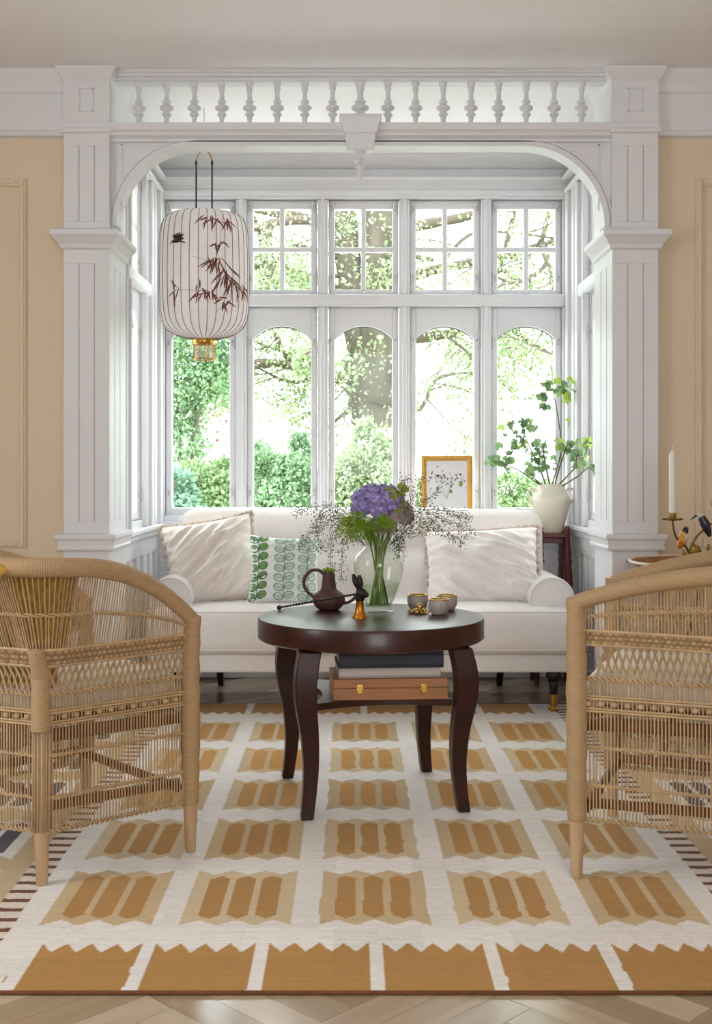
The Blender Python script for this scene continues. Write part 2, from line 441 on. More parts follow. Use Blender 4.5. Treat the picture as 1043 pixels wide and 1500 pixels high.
# bay: back wall and side walls
WCX, PER, SW = 0.0626, 0.4266, 0.372
ZB0, ZB1 = 0.845, 1.938            # lower sash
ZU0, ZU1 = 2.003, 2.50             # upper sash
wb = MB().box(XL-0.2, XR+0.2, YB, YB+0.2, 0, 0.80); wb.box(XL-0.2, XR+0.2, YB, YB+0.2, 2.52, CEIL)
wb.box(XL-0.2, WCX-2.5*PER, YB, YB+0.2, 0.80, 2.52); wb.box(WCX+2.5*PER, XR+0.2, YB, YB+0.2, 0.80, 2.52)
wallb = struct(wb.build('wall_back', M_WHITE))
pr = [(0, 2.50), (-0.03, 2.50), (-0.03, 2.515), (-0.045, 2.525), (-0.045, 2.54), (-0.03, 2.55), (-0.035, 2.57), (-0.06, 2.59), (-0.065, 2.605), (0, 2.61)]
MB().prism(pr, lambda a, b: (XL, YB+a, b), lambda a, b: (XR, YB+a, b)).build('window_head_cornice', M_WHITE, wallb)
MB().prism([(0, 2.66), (-0.015, 2.665), (-0.055, 2.71), (-0.06, 2.73), (0, 2.73)], lambda a, b: (XL, YB+a, b), lambda a, b: (XR, YB+a, b)).build('cove', M_WHITE, wallb)
MB().prism([(0, 0.76), (-0.025, 0.765), (-0.03, 0.78), (-0.05, 0.79), (-0.05, 0.812), (0, 0.815)], lambda a, b: (XL, YB+a, b), lambda a, b: (XR, YB+a, b)).build('window_sill', M_WHITE, wallb)
MB().box(XL, XR, YB-0.02, YB, 0, 0.13).build('skirting', M_WHITE, wallb, bev=0.004)
MB().box(XL, XR, YB-0.012, YB, 0.13, 0.20).build('bottom_rail', M_WHITE, wallb, bev=0.003)
MB().box(XL, XR, YB-0.012, YB, 0.68, 0.76).build('top_rail', M_WHITE, wallb, bev=0.003)
for i in range(9):
    x = XL+0.04+i*(XR-XL-0.08)/8
    MB().box(x-0.035, x+0.035, YB-0.012, YB, 0.20, 0.68).build('panel_stile', M_WHITE, wallb, bev=0.003)
# frame of the back windows
fr = thing('trim_4', (0,0,0), kind='structure')
MB().box(XL, XR, YB-0.01, YB+0.09, 0.80, ZB0).build('bottom_frame', M_WHITE, fr, bev=0.004)
MB().box(XL, XR, YB-0.035, YB+0.09, ZB1, ZU0).build('transom', M_WHITE, fr, bev=0.012, seg=3)
MB().box(XL, XR, YB-0.01, YB+0.09, ZU1, 2.52).build('head_frame', M_WHITE, fr, bev=0.004)
for i in range(6):
    x = WCX+(i-2.5)*PER; w = PER-SW
    for z0, z1 in ((ZB0, ZB1), (ZU0, ZU1)):
        m = MB().box(x-w/2, x+w/2, YB-0.02, YB+0.09, z0, z1); m.box(x-w/2+0.016, x+w/2-0.016, YB-0.034, YB-0.02, z0, z1)
        m.build('mullion', M_WHITE, fr, bev=0.005)

def window(n, kind, xc, ybase, M):
    """one casement, built at xc on a plane y=ybase facing -y; M places it"""
    w = thing('window_%d' % n, (0,0,0), kind='structure')
    w.matrix_world = M
    x0, x1 = xc-SW/2+0.003, xc+SW/2-0.003; y0, y1 = ybase+0.006, ybase+0.05; pw = 0.151
    a0, a1 = xc-pw, xc+pw
    z0, z1 = (ZB0, ZB1) if kind == 'low' else (ZU0, ZU1)
    p0 = 0.887 if kind == 'low' else 2.031; p1 = 1.772 if kind == 'low' else 2.453
    def flat(nm, *q): MB().box(*q).build(nm, M_WHITE, w, bev=0.004)
    flat('stile', x0, a0, y0, y1, z0+0.002, z1-0.002); flat('stile', a1, x1, y0, y1, z0+0.002, z1-0.002)
    flat('rail', a0, a1, y0, y1, z0+0.002, p0)
    if kind == 'low':
        n_ = 14; sag = 0.068; R = (pw*pw+sag*sag)/(2*sag); cz = p1+sag-R
        curve = [(xc+pw*(2*i/n_-1), cz+math.sqrt(R*R-(pw*(2*i/n_-1))**2)) for i in range(n_+1)]
        MB().strip(curve, [(x, z1-0.002) for x, z in curve], y0, y1).build('arched_rail', M_WHITE, w)
        pts = [(a0, p0), (a1, p0)]+list(reversed(curve))
        MB().strip([(x, z-0.004) for x, z in curve], curve, y0+0.022, y1-0.01).build('seal', M_SEAL, w)
    else:
        flat('rail', a0, a1, y0, y1, p1, z1-0.002)
    b = 0.004                                                    # bead around the sash face
    m = MB()
    for q in ((x0+0.008, x0+0.014, z0+0.01, z1-0.01), (x1-0.014, x1-0.008, z0+0.01, z1-0.01), (x0+0.008, x1-0.008, z1-0.016, z1-0.01), (x0+0.008, x1-0.008, z0+0.01, z0+0.016)):
        m.box(q[0], q[1], y0-0.004, y0, q[2], q[3])
    m.build('sash_bead', M_WHITE, w)
    yg = (y0+y1)/2
    if kind == 'low':
        k = len(pts); m = MB(); m.prism(pts, lambda a, c: (a, yg, c), lambda a, c: (a, yg+0.004, c)); m.build('pane', M_GLASS, w)
    else:
        zc = (p0+p1)/2; t = 0.013
        MB().box(xc-t, xc+t, y0+0.004, y1-0.004, p0, p1).build('glazing_bar', M_WHITE, w, bev=0.004)
        MB().box(a0, a1, y0+0.005, y1-0.005, zc-t, zc+t).build('glazing_bar', M_WHITE, w, bev=0.004)
        for sx in (0, 1):
            for sz in (0, 1):
                xa = a0 if sx == 0 else xc+t; xb = xc-t if sx == 0 else a1
                za = p0 if sz == 0 else zc+t; zb = zc-t if sz == 0 else p1
                MB().box(xa, xb, yg, yg+0.004, za, zb).build('pane', M_GLASS, w)
        MB().lathe([(0.012, 0), (0.012, 0.006), (0.006, 0.01)], 10, M=Matrix.Translation((xc, y0, z0+0.016)) @ Matrix.Rotation(PI/2, 4, 'X')).build('stay_knob', M_WHITE, w, smooth=True, angle=40)
    # catches on the meeting edges
    for sd in ((-1, 1) if kind == 'low' or n % 2 else (-1, 1)):
        xe = x0+0.004 if sd < 0 else x1-0.004
        for zz in ((z0+0.115, z1-0.19) if kind == 'low' else (z0+0.08, z1-0.05)):
            m = MB(); m.tube([(xe, y0-0.012, zz-0.03), (xe, y0-0.012, zz+0.03)], 0.003, 8)
            m.ell((xe, y0-0.012, zz+0.031), (0.004,)*3, 8, 6); m.box(xe-sd*0.012-0.005, xe-sd*0.012+0.005, y0-0.005, y0, zz-0.010, zz+0.016)
            m.tube([(xe, y0-0.012, zz+0.012), (xe-sd*0.018, y0-0.014, zz+0.02)], 0.0025, 6)
            m.build('hinge', M_IRON, w, smooth=True, angle=40)
    return w
I4 = Matrix.Identity(4)
for i in range(5): window(i+1, 'low', WCX+(i-2)*PER, YB, I4)
for i in range(5): window(i+6, 'up', WCX+(i-2)*PER, YB, I4)
# bay sides
def bay_side(name, X, sg, wn):
    # sg=-1: left wall, interior toward +x
    d = -sg; xo = X+sg*0.2; xa, xb = min(X, xo), max(X, xo)
    yw0, yw1 = 5.48-SW/2-0.01, 5.48+SW/2+0.01
    w = MB(); w.box(xa, xb, 5.15, YB, 0, 0.80); w.box(xa, xb, 5.15, YB, 2.52, CEIL)
    w.box(xa, xb, 5.15, yw0, 0.80, 2.52); w.box(xa, xb, yw1, YB, 0.80, 2.52)
    wall = struct(w.build(name, M_WHITE))
    def bx(nm, u0, u1, y0, y1, z0, z1, bev=0.003):                # u: distance from wall plane into the bay
        a, b = X+d*u0, X+d*u1
        return MB().box(min(a, b), max(a, b), y0, y1, z0, z1).build(nm, M_WHITE, wall, bev=bev)
    bx('ledge', 0, 0.05, 5.15, YB-0.05, 0.786, 0.81, 0.006); bx('ledge_mould', 0, 0.03, 5.15, YB-0.03, 0.755, 0.786, 0.008)
    bx('skirting', 0, 0.02, 5.15, YB, 0, 0.13); bx('bottom_rail', 0, 0.012, 5.15, YB, 0.13, 0.20); bx('top_rail', 0, 0.012, 5.15, YB, 0.67, 0.755)
    for k in range(6):
        y = 5.19+k*0.18; bx('panel_stile', 0, 0.012, y-0.035, y+0.035, 0.20, 0.67)
    bx('head_cornice', 0, 0.045, 5.15, YB-0.03, 2.525, 2.545, 0.006); bx('head_cornice', 0, 0.06, 5.15, YB-0.05, 2.59, 2.605, 0.006)
    bx('transom', -0.09, 0.035, 5.2, 5.80, ZB1, ZU0, 0.012); bx('bottom_frame', -0.09, 0.01, yw0, yw1, 0.80, ZB0); bx('head_frame', -0.09, 0.01, yw0, yw1, ZU1, 2.52)
    for y0, y1, u in ((5.16, 5.20, 0.014), (5.225, 5.262, 0.022), (yw0-0.02, yw0, 0.034), (yw1, yw1+0.025, 0.034), (5.74, 5.78, 0.02), (5.84, 5.90, 0.03), (5.96, 6.02, 0.024), (6.05, 6.10, 0.04)):
        bx('post', 0, u, y0, y1, 0.81, 2.525, 0.006)
    Mw = Matrix.Translation((X, 5.48, 0)) @ Matrix.Rotation(PI/2 if sg < 0 else -PI/2, 4, 'Z')
    window(wn, 'low', 0, 0, Mw); window(wn+1, 'up', 0, 0, Mw)
bay_side('wall_bay_left', XL, -1, 11)
bay_side('wall_bay_right', XR, 1, 13)
# ------------------------------------------------------------------ rug
def rug_colors(X, Y):
    """woven pattern: X, Y arrays in metres -> linear rgb array"""
    C = {k: np.array(lin(v)) for k, v in dict(white=(243,237,230), ochre=(186,138,70), beige=(212,186,144), brown=(112,66,36), grey=(86,80,88), pale=(220,198,160)).items()}
    out = np.zeros(X.shape+(3,)); out[:] = C['white']
    cx = 0.055; u = X-cx; au = np.abs(u)
    tri = lambda t: np.abs(((t) % 1.0)-0.5)*2.0
    # border ground beyond the striped line
    out[au > 0.92] = C['beige']
    m = (au > 0.855) & (au < 0.924); 
    ph = (Y-2.42) % 0.062
    out[m] = C['beige']*0.35+C['white']*0.65
    out[m & (ph < 0.023)] = C['brown']
    out[(au > 0.924) & (au <= 0.985)] = C['beige']
    y0 = 2.961; per = 0.4675
    k = np.round((Y-y0)/per); row = (k >= 0) & (k <= 4)
    v = Y-(y0+k*per)
    # main columns
    cu = np.round(u/0.33); col = np.abs(cu) <= 2; uu = u-cu*0.33
    zz = tri((uu+0.1325)/0.08833)*0.034
    blk = row & col & (np.abs(uu) < 0.1325) & (np.abs(v) < 0.158+zz)
    dark = 1.0-0.05*((k*7+cu*3) % 3)[..., None]
    alt = (((k+cu) % 2) == 0)[..., None]
    be = np.where(alt, C['beige'], C['pale'])
    out = np.where(blk[..., None], be*dark, out)
    hx = np.round(uu/0.0685); hu = np.abs(uu-hx*0.0685)
    hexm = blk & (np.abs(hx) <= 1) & (hu < 0.0255) & (np.abs(v) < 0.150-hu*0.9)
    rowt = np.array([1.0, 1.0, 1.12, 1.22, 1.08])[np.clip(k, 0, 4).astype(int)][..., None]
    out = np.where(hexm[..., None], C['ochre']*rowt, out)
    # side border columns: white blocks with grey hexagons on beige
    su = au-1.125; zz2 = tri((su+0.1325)/0.08833)*0.034
    b2 = row & (np.abs(su) < 0.1325) & (np.abs(v) < 0.158+zz2)
    out[b2] = C['white']
    hx2 = np.round(su/0.0685); hu2 = np.abs(su-hx2*0.0685)
    out[b2 & (np.abs(hx2) <= 1) & (hu2 < 0.0255) & (np.abs(v) < 0.150-hu2*0.9)] = C['grey']
    # end blocks
    for far in (0, 1):
        d = (Y-RUG[2]) if not far else (RUG[3]-Y)
        bu = (u+0.771) % 0.257; inb = (bu > 0.016) & (bu < 0.241) & (au < 0.79)
        t = tri((bu-0.016)/0.0563)*0.05
        out[inb & (d < 0.195+t)] = C['ochre']
    return out
nx, ny = 620, 720
xs = np.linspace(RUG[0], RUG[1], nx+1); ys = np.linspace(RUG[2], RUG[3], ny+1)
GX, GY = np.meshgrid(xs, ys)
rng = np.random.default_rng(3)
wob = lambda n: np.interp(np.arange(n), np.linspace(0, n, 60), rng.normal(0, 1, 60))
colr = rug_colors(GX+wob(ny+1)[:, None]*0.0004, GY+wob(nx+1)[None, :]*0.0018)
slub = rng.normal(0, 0.035, (ny+1, 1))*0.5+np.repeat(rng.normal(0, 0.05, (ny+1, (nx+9)//8)), 8, 1)[:, :nx+1]*0.7
fade = np.kron(rng.normal(0, 0.05, (19, 14)), np.ones((40, 48)))[:ny+1, :nx+1]
colr = np.clip(colr*(1+slub+fade*0.5)[..., None], 0, 1)
Z = 0.0085+rng.normal(0, 0.0004, GX.shape)+0.0004*np.sin(np.arange(ny+1)*PI)[:, None]+0.0012*np.sin(GX*5+GY*3)*np.sin(GX*2-GY*4)
V = np.stack([GX, GY, Z], -1).reshape(-1, 3)
idx = np.arange((nx+1)*(ny+1)).reshape(ny+1, nx+1)
F = np.stack([idx[:-1, :-1], idx[:-1, 1:], idx[1:, 1:], idx[1:, :-1]], -1).reshape(-1, 4)
me = bpy.data.meshes.new('rug'); me.vertices.add(len(V)); me.vertices.foreach_set('co', V.astype(np.float32).ravel())
me.loops.add(F.size); me.loops.foreach_set('vertex_index', F.astype(np.int32).ravel())
me.polygons.add(len(F)); me.polygons.foreach_set('loop_start', (np.arange(len(F))*4).astype(np.int32))
me.update(calc_edges=True)
ca_ = me.color_attributes.new('weave', 'FLOAT_COLOR', 'POINT')
ca_.data.foreach_set('color', np.concatenate([colr.reshape(-1, 3), np.ones((len(V), 1))], 1).astype(np.float32).ravel())
M_RUG = mat('flatweave_wool', (220,200,170), 0.95, spec=0.1, bump=0.35, bs=(180,420,100), bdist=0.002, sheen=0.15)
nt = M_RUG.node_tree; at = nt.nodes.new('ShaderNodeAttribute'); at.attribute_name = 'weave'
nt.links.new(at.outputs['Color'], nt.nodes['Principled BSDF'].inputs['Base Color'])
me.materials.append(M_RUG)
rug = thing('rug', (0,0,0), 0, 'large flatwoven rug with ochre zigzag blocks and striped side borders on cream', 'rug')
rp = bpy.data.objects.new('woven_pile', me); COL.objects.link(rp); rp.parent = rug
M_HEM = mat('rug_hem', (112,70,36), 0.9, var=0.2, vs=(60,60,60))
m = MB(); cx0, cx1, cy0, cy1 = RUG
m.tube([(cx0, cy0, .005), (cx1, cy0, .005)], 0.0048, 6); m.build('hem', M_HEM, rug, smooth=True)
m = MB(); m.tube([(cx0, cy1, .005), (cx1, cy1, .005)], 0.0048, 6); m.build('hem', M_HEM, rug, smooth=True)
M_SELV = mat('rug_selvedge', (214,190,150), 0.9)
for x in (cx0, cx1): MB().tube([(x, cy0, .005), (x, cy1, .005)], 0.0048, 6).build('selvedge', M_SELV, rug, smooth=True)

# ------------------------------------------------------------------ sofa
M_LINEN = mat('cream_linen', (240,234,230), 0.9, spec=0.15, var=0.025, vs=(60,60,60), bump=0.12, bs=(500,500,500), bdist=0.001, sheen=0.25)
M_BLACKLEG = mat('black_lacquered_wood', (22,17,16), 0.3)
M_BRASS = mat('polished_brass', (206,164,84), 0.2, metal=1.0)
SX, SY = 0.043, 5.17               # sofa centre line, front
sofa = thing('sofa', (SX, SY, 0), 0, 'cream linen roll-arm sofa with one long seat cushion and black castor legs in the bay', 'sofa')
SWd = 0.96
def nzv(p, s, o=0): return mnoise.noise(Vector((p[0]*s[0]+o, p[1]*s[1], p[2]*s[2])))
weld(softbox(MB(), (0, 0.34, 0.228), (1.90, 0.62, 0.085), 0.015, (8,4,3)).build('base_rail', M_LINEN, sofa, smooth=True))
def seat_fn(p, n):
    x, y, z = p
    if z > 0: p = p+Vector((0, 0, 0.020*(1-(x/0.97)**4)*(1-min(1, abs(y/0.36))**3)+0.005*nzv(p, (4,6,1))))
    if y < -0.2: p = p+Vector((0.0, -0.012*(1-(z/0.12)**2)*(1-(x/0.97)**6), 0.003*nzv(p, (9,1,6))))
    return p
weld(softbox(MB(), (0, 0.30, 0.366), (1.91, 0.62, 0.195), 0.05, (34,12,6), seat_fn).build('seat_cushion', M_LINEN, sofa, smooth=True))
m = MB()
for z in (0.292, 0.46):
    pts = [(-0.945, 0.1, z), (-0.945, 0.035, z), (-0.92, 0.004, z), (-0.7, -0.011, z), (0.7, -0.011, z), (0.92, 0.004, z), (0.945, 0.035, z), (0.945, 0.1, z)]
    m.tube(smoothpath(pts, 4), 0.0035, 6)
m.build('seat_piping', M_LINEN, sofa, smooth=True)
btn = [(-0.62, 0.695), (-0.205, 0.695), (0.205, 0.695), (0.62, 0.695)]
def back_fn(p, n):
    x, y, z = p; zz = z+0.62                                     # height above floor
    if y < 0:
        f = math.exp(-((zz-0.695)/0.035)**2)
        near = min(abs(x-b[0]) for b in btn)
        edge = max(0.0, 1-(abs(x)/0.90)**8)
        p = p+Vector((0, (f*(0.018+0.03*math.exp(-(near/0.05)**2))-0.02*math.exp(-((zz-0.80)/0.07)**2)-0.014*math.exp(-((zz-0.58)/0.08)**2))*edge, 0))
        p = p+Vector((0, 0.007*nzv(p, (7,1,5), 3), 0))
        for b in btn: p = p+Vector((0, 0.010*math.exp(-((x-b[0])/0.02)**2)*math.exp(-((zz-0.56)/0.12)**2), 0))
    if zz > 0.86: p = p+Vector((0, 0, 0.004*math.sin(x*7)+0.005*nzv(p, (5,3,1))-0.012*(abs(x)/0.9)**4))
    return p
Mb = Matrix.Rotation(math.radians(-9), 4, 'X')
back = weld(softbox(MB(), (0.0, 0.62, 0.62), (1.80, 0.19, 0.56), 0.085, (44,5,22), back_fn, Mb).build('backrest', M_LINEN, sofa, smooth=True))
for b in btn:
    c = Vector((0.0, 0.62, 0.62))+(Mb @ Vector((b[0], -0.053, b[1]-0.62)))
    MB().ell(c, (0.013, 0.008, 0.013), 12, 8).build('button', M_LINEN, back, smooth=True)
for sg in (-1, 1):
    xo = sg*0.862; w = 0.103; prof = []
    for a, z in arc((0, 0.50), w, PI, 0, 22): prof.append((a, z))
    prof = [(-0.075, 0.25), (-0.082, 0.42)]+[p for p in prof]+[(0.082, 0.42), (0.075, 0.25)]
    m = MB()
    ks = [(0.125, 0.93), (0.128, 0.985), (0.14, 1.0), (0.3, 1.0), (0.55, 1.0), (0.68, 0.98)]
    vs = []; fs = []; kk = len(prof)
    for y, sc in ks: vs += [(xo+a*sc, y, 0.25+(z-0.25)*(1-(1-sc)*0.4)) for a, z in prof]
    for i in range(len(ks)-1):
        for j in range(kk): fs.append((i*kk+j, i*kk+(j+1) % kk, (i+1)*kk+(j+1) % kk, (i+1)*kk+j))
    fs.append(tuple(range(kk))); fs.append(tuple((len(ks)-1)*kk+j for j in range(kk)))
    m.add(vs, fs); a_ = m.build('arm', M_LINEN, sofa, smooth=True, angle=60)
    MB().tube([(xo+a*0.965, 0.124, 0.25+(z-0.25)*0.985) for a, z in prof[1:-1]], 0.0045, 6).build('arm_piping', M_LINEN, a_, smooth=True)
legp = [(0.006, 0.075), (0.012, 0.078), (0.017, 0.08), (0.019, 0.11), (0.023, 0.128), (0.021, 0.132), (0.027, 0.137), (0.027, 0.141), (0.022, 0.145), (0.034, 0.16), (0.036, 0.172), (0.033, 0.183), (0.024, 0.19)]
for sg in (-1, 1):
    o = MB().lathe(legp, 18).build('front_leg', M_BLACKLEG, sofa, smooth=True, angle=60, loc=(sg*0.86, 0.075, 0))
    m = MB().lathe([(0.012, 0.036), (0.016, 0.038), (0.018, 0.078), (0.0195, 0.08), (0.0195, 0.084), (0.016, 0.085)], 18)
    m.box(-0.004, 0.004, -0.012, 0.012, 0.014, 0.038); m.box(-0.012, 0.012, -0.016, -0.010, 0.008, 0.036)
    m.tube([(-0.016, 0, 0.018), (0.016, 0, 0.018)], 0.018, 14); m.lathe([(0.024, 0.014), (0.026, 0.018), (0.014, 0.026)], 18)
    m.build('castor', M_BRASS, o, smooth=True, angle=40)
    m = MB(); m.add([(sg*0.70-0.02, 0.60, 0.19), (sg*0.70+0.02, 0.60, 0.19), (sg*0.70+0.02, 0.64, 0.19), (sg*0.70-0.02, 0.64, 0.19), (sg*0.70-0.014, 0.73, 0), (sg*0.70+0.014, 0.73, 0), (sg*0.70+0.014, 0.76, 0), (sg*0.70-0.014, 0.76, 0)],
                 [(0,1,2,3), (7,6,5,4), (0,4,5,1), (1,5,6,2), (2,6,7,3), (3,7,4,0)]); m.build('rear_leg', M_BLACKLEG, sofa, bev=0.003)

# ------------------------------------------------------------------ scatter cushions
def pillow_fn(w, h, T, pinch, wr, seed, diag=1.0):
    def f(u, v, side):
        a, b = 2*u-1, 2*v-1
        x = w/2*a*(1-pinch*(1-b*b)*(a*a)); z = h/2*b*(1-pinch*(1-a*a)*(b*b))
        t = T*max(0.0, (1-a**4)*(1-b**4))**0.55
        q = Vector((a*0.9+diag*b*0.7+seed, b*4.2-diag*a*3.4, seed)); edge = max(0, (1-a**6)*(1-b**6))
        t += wr*((0.6-abs(mnoise.noise(q))*1.7)+0.22*(0.5-abs(mnoise.noise(q*2.3))*1.6)-0.35)*edge*side
        t -= wr*0.5*max(0, (1-(1-abs(a))*3))*math.sin(b*26+seed)*(1-b**4)*0.6
        return Vector((x, -side*max(t, -0.002), z))
    return f
def pillow(name, label, w, h, T, loc, rot, m_, trim=None, pinch=0.10, wr=0.012, seed=1.0, diag=1.0, group=None):
    root = thing(name, loc, rot=rot, label=label, cat='cushion', group=group)
    f = pillow_fn(w, h, T, pinch, wr, seed, diag)
    m = MB(); m.grid(lambda u, v: f(u, v, 1), 72, 72); m.grid(lambda u, v: f(u, v, -1), 30, 30)
    c = weld(m.build('cover', m_, root, smooth=True), 0.0006)
    if trim:
        m = MB(); per = []
        for k in range(160):
            t = k/40.0; s = int(t) % 4; r_ = t-int(t)
            u, v = [(r_, 0), (1, r_), (1-r_, 1), (0, 1-r_)][s]
            per.append(f(u, v, 1))
        k = len(per); ctr = Vector((0,0,0))
        path = [p*(1.0)+Vector((0.003*math.sin(i*2.1), 0.006*math.sin(i*1.7), 0.003*math.cos(i*2.6))) for i, p in enumerate(per)]
        m.tube(path, [0.0125+0.003*math.sin(i*2.4) for i in range(k)], 7, closed=True)
        m.build('ruched_trim', trim, root, smooth=True)
    return root, f
M_VELV = mat('ivory_velvet', (240,230,222), 0.75, spec=0.2, var=0.03, vs=(30,30,30), sheen=0.5)
M_VELV2 = mat('pale_cream_velvet', (246,240,234), 0.75, spec=0.2, var=0.03, vs=(30,30,30), sheen=0.5)
M_TRIM = mat('ruched_edging', (206,186,170), 0.85, var=0.1, vs=(90,90,90), bump=0.4, bs=(150,150,150))
pillow('scatter_cushion', 'large blush ivory velvet cushion with ruched edging, leaning on the sofa behind the leaf cushion', 0.44, 0.42, 0.085, (-0.655, 5.515, 0.655), (math.radians(-21), math.radians(-9), math.radians(8)), M_VELV, M_TRIM, 0.09, 0.034, 2.3, 1.0)
pillow('scatter_cushion', 'wide wrinkled cream velvet cushion with ruched edging beside the sofa arm near the urn', 0.545, 0.37, 0.09, (0.612, 5.50, 0.632), (math.radians(-20), math.radians(-3), math.radians(-6)), M_VELV2, M_TRIM, 0.07, 0.040, 7.1, -1.0)
M_LEAFCUSH = mat('pale_cotton', (232,238,232), 0.85, var=0.03, vs=(40,40,40))
root, f = pillow('scatter_cushion', 'small white cushion printed with columns of green leaves', 0.335, 0.335, 0.06, (-0.31, 5.395, 0.622), (math.radians(-17), math.radians(2), math.radians(3)), M_LEAFCUSH, None, 0.10, 0.006, 4.2, 0.6)
def leafprint(colx, shade, mat_a, off, scale=1.0, nm='leaf_print'):
    m = MB()
    def P(u, v, o): p = f(max(.01, min(.99, u)), max(.01, min(.99, v)), 1); return p+Vector((0, -o, 0))
    rows = 7
    for i in range(rows):
        for sd in (-1, 1):
            cu, cv = colx+sd*0.072*scale, 0.09+i*0.136+(0.03 if sd > 0 else 0)
            ang = sd*0.45
            vs = [P(cu, cv, off)]; n = 14
            for k in range(n):
                a = 2*PI*k/n; du, dv = 0.072*math.cos(a), 0.056*math.sin(a)
                vs.append(P(cu+du*math.cos(ang)-dv*math.sin(ang), cv+du*math.sin(ang)+dv*math.cos(ang), off))
            m.add(vs, [(0, 1+k, 1+(k+1) % n) for k in range(n)])
    return m.build(nm, mat_a, root, smooth=True)
def leafrings(colx, mat_a, off, scale=1.0):
    m = MB()
    def P(u, v, o): p = f(max(.01, min(.99, u)), max(.01, min(.99, v)), 1); return p+Vector((0, -o, 0))
    for i in range(7):
        for sd in (-1, 1):
            cu, cv = colx+sd*0.072*scale, 0.09+i*0.136+(0.03 if sd > 0 else 0); ang = sd*0.45; n = 14; vs = []; fs = []
            for rr in (0.82, 1.0):
                for k in range(n):
                    a = 2*PI*k/n; du, dv = rr*0.072*math.cos(a), rr*0.056*math.sin(a)
                    vs.append(P(cu+du*math.cos(ang)-dv*math.sin(ang), cv+du*math.sin(ang)+dv*math.cos(ang), off))
            for k in range(n): fs.append((k, (k+1) % n, n+(k+1) % n, n+k))
            m.add(vs, fs)
            vs = []
            for t in (-0.9, -0.4, 0.1, 0.6): vs.append(P(cu+t*0.07*math.cos(ang), cv+t*0.07*math.sin(ang), off))
            m.tube(vs, 0.0012, 4)
    m.tube([P(colx, t/20, off) for t in range(1, 20)], 0.0016, 4)
    m.build('leaf_outline_print', mat_a, root, smooth=True)
leafprint(0.13, 0, mat('leaf_green_print', (122,158,98), 0.85, var=0.2, vs=(30,30,30)), 0.0012)
leafprint(0.50, 0, mat('leaf_pale_print', (196,216,196), 0.85, var=0.1, vs=(30,30,30)), 0.0012)
leafprint(0.83, 0, mat('leaf_mist_print', (206,224,208), 0.85, var=0.1, vs=(30,30,30)), 0.0012)
leafrings(0.13, mat('leaf_line_dark', (62,92,62), 0.85), 0.0022)
leafrings(0.50, mat('leaf_line_mid', (120,150,128), 0.85), 0.0022); leafrings(0.83, mat('leaf_line_soft', (128,158,134), 0.85), 0.0022)
# ------------------------------------------------------------------ coffee table
M_MAHOG = mat('mahogany', (64,27,19), 0.38, spec=0.35, rgb2=(44,17,12), vs=(3,3,18), coat=0.08, bump=0.03, bs=(20,20,120), bdist=0.001)
M_MTOP = mat('mahogany_top', (66,28,20), 0.33, spec=0.4, rgb2=(46,18,13), vs=(4,22,4), coat=0.15, bump=0.03, bs=(14,120,14), bdist=0.001)
TX, TY, TR = 0.064, 3.90, math.radians(10)
TZ = 0.60
table = thing('coffee_table', (TX, TY, 0), TR, 'round dark mahogany coffee table with curved legs and a lower shelf', 'table')
MB().lathe([(0.0, TZ-0.075), (0.345, TZ-0.075), (0.366, TZ-0.072), (0.3745, TZ-0.066), (0.3745, TZ-0.008), (0.371, TZ-0.002), (0.362, TZ), (0.0, TZ)], 96, cap=False).build('table_top', M_MTOP, table, smooth=True, angle=40)
def leg_section(t):
    # t 0 floor .. 1 top ; returns radial offset of centre and half-width
    zs = [0, .12, .3, .5, .7, .85, 1]; ro = [.352, .340, .330, .338, .362, .362, .338]; hw = [.024, .025, .029, .034, .041, .043, .042]
    return np.interp(t, zs, ro), np.interp(t, zs, hw)
for k in range(4):
    a = PI/4+k*PI/2; m = MB(); n = 22; vs = []; fs = []
    ts = [i/n for i in range(n+1)]
    R_ = [leg_section(t)[0] for t in ts]; H_ = [leg_section(t)[1] for t in ts]
    for _ in range(3):
        R_ = [R_[0]]+[(R_[i-1]+2*R_[i]+R_[i+1])/4 for i in range(1, n)]+[R_[-1]]; H_ = [H_[0]]+[(H_[i-1]+2*H_[i]+H_[i+1])/4 for i in range(1, n)]+[H_[-1]]
    for t, ro, hw in zip(ts, R_, H_):
        z = 0.010+t*(TZ-0.085)
        # square in plan, sides parallel to the table's own axes, bowed along the diagonal
        cxx, cyy = ro*math.cos(a), ro*math.sin(a)
        for sx, sy in ((-1,-1), (1,-1), (1,1), (-1,1)): vs.append((cxx+sx*hw*0.80, cyy+sy*hw*0.80, z))
    for i in range(n):
        for j in range(4): fs.append((4*i+j, 4*i+(j+1) % 4, 4*i+4+(j+1) % 4, 4*i+4+j))
    fs += [(3,2,1,0), tuple(4*n+j for j in range(4))]
    m.add(vs, fs); m.build('leg', M_MAHOG, table, smooth=True, angle=40, bev=0.004)
poly = []
for k in range(4):
    a0 = PI/4+k*PI/2
    c0 = Vector((0.325*math.cos(a0), 0.325*math.sin(a0))); c1 = Vector((0.325*math.cos(a0+PI/2), 0.325*math.sin(a0+PI/2)))
    n_in = -((c0+c1)/2).normalized(); d = (c1-c0)
    for i in range(14):
        t = 0.04+0.92*i/13; p = c0+d*t+n_in*(0.062*math.sin(PI*t)); poly.append((p.x, p.y))
MB().prism(poly, lambda a, b: (a, b, 0.335), lambda a, b: (a, b, 0.357)).build('shelf', M_MTOP, table, bev=0.003)
SH = 0.357
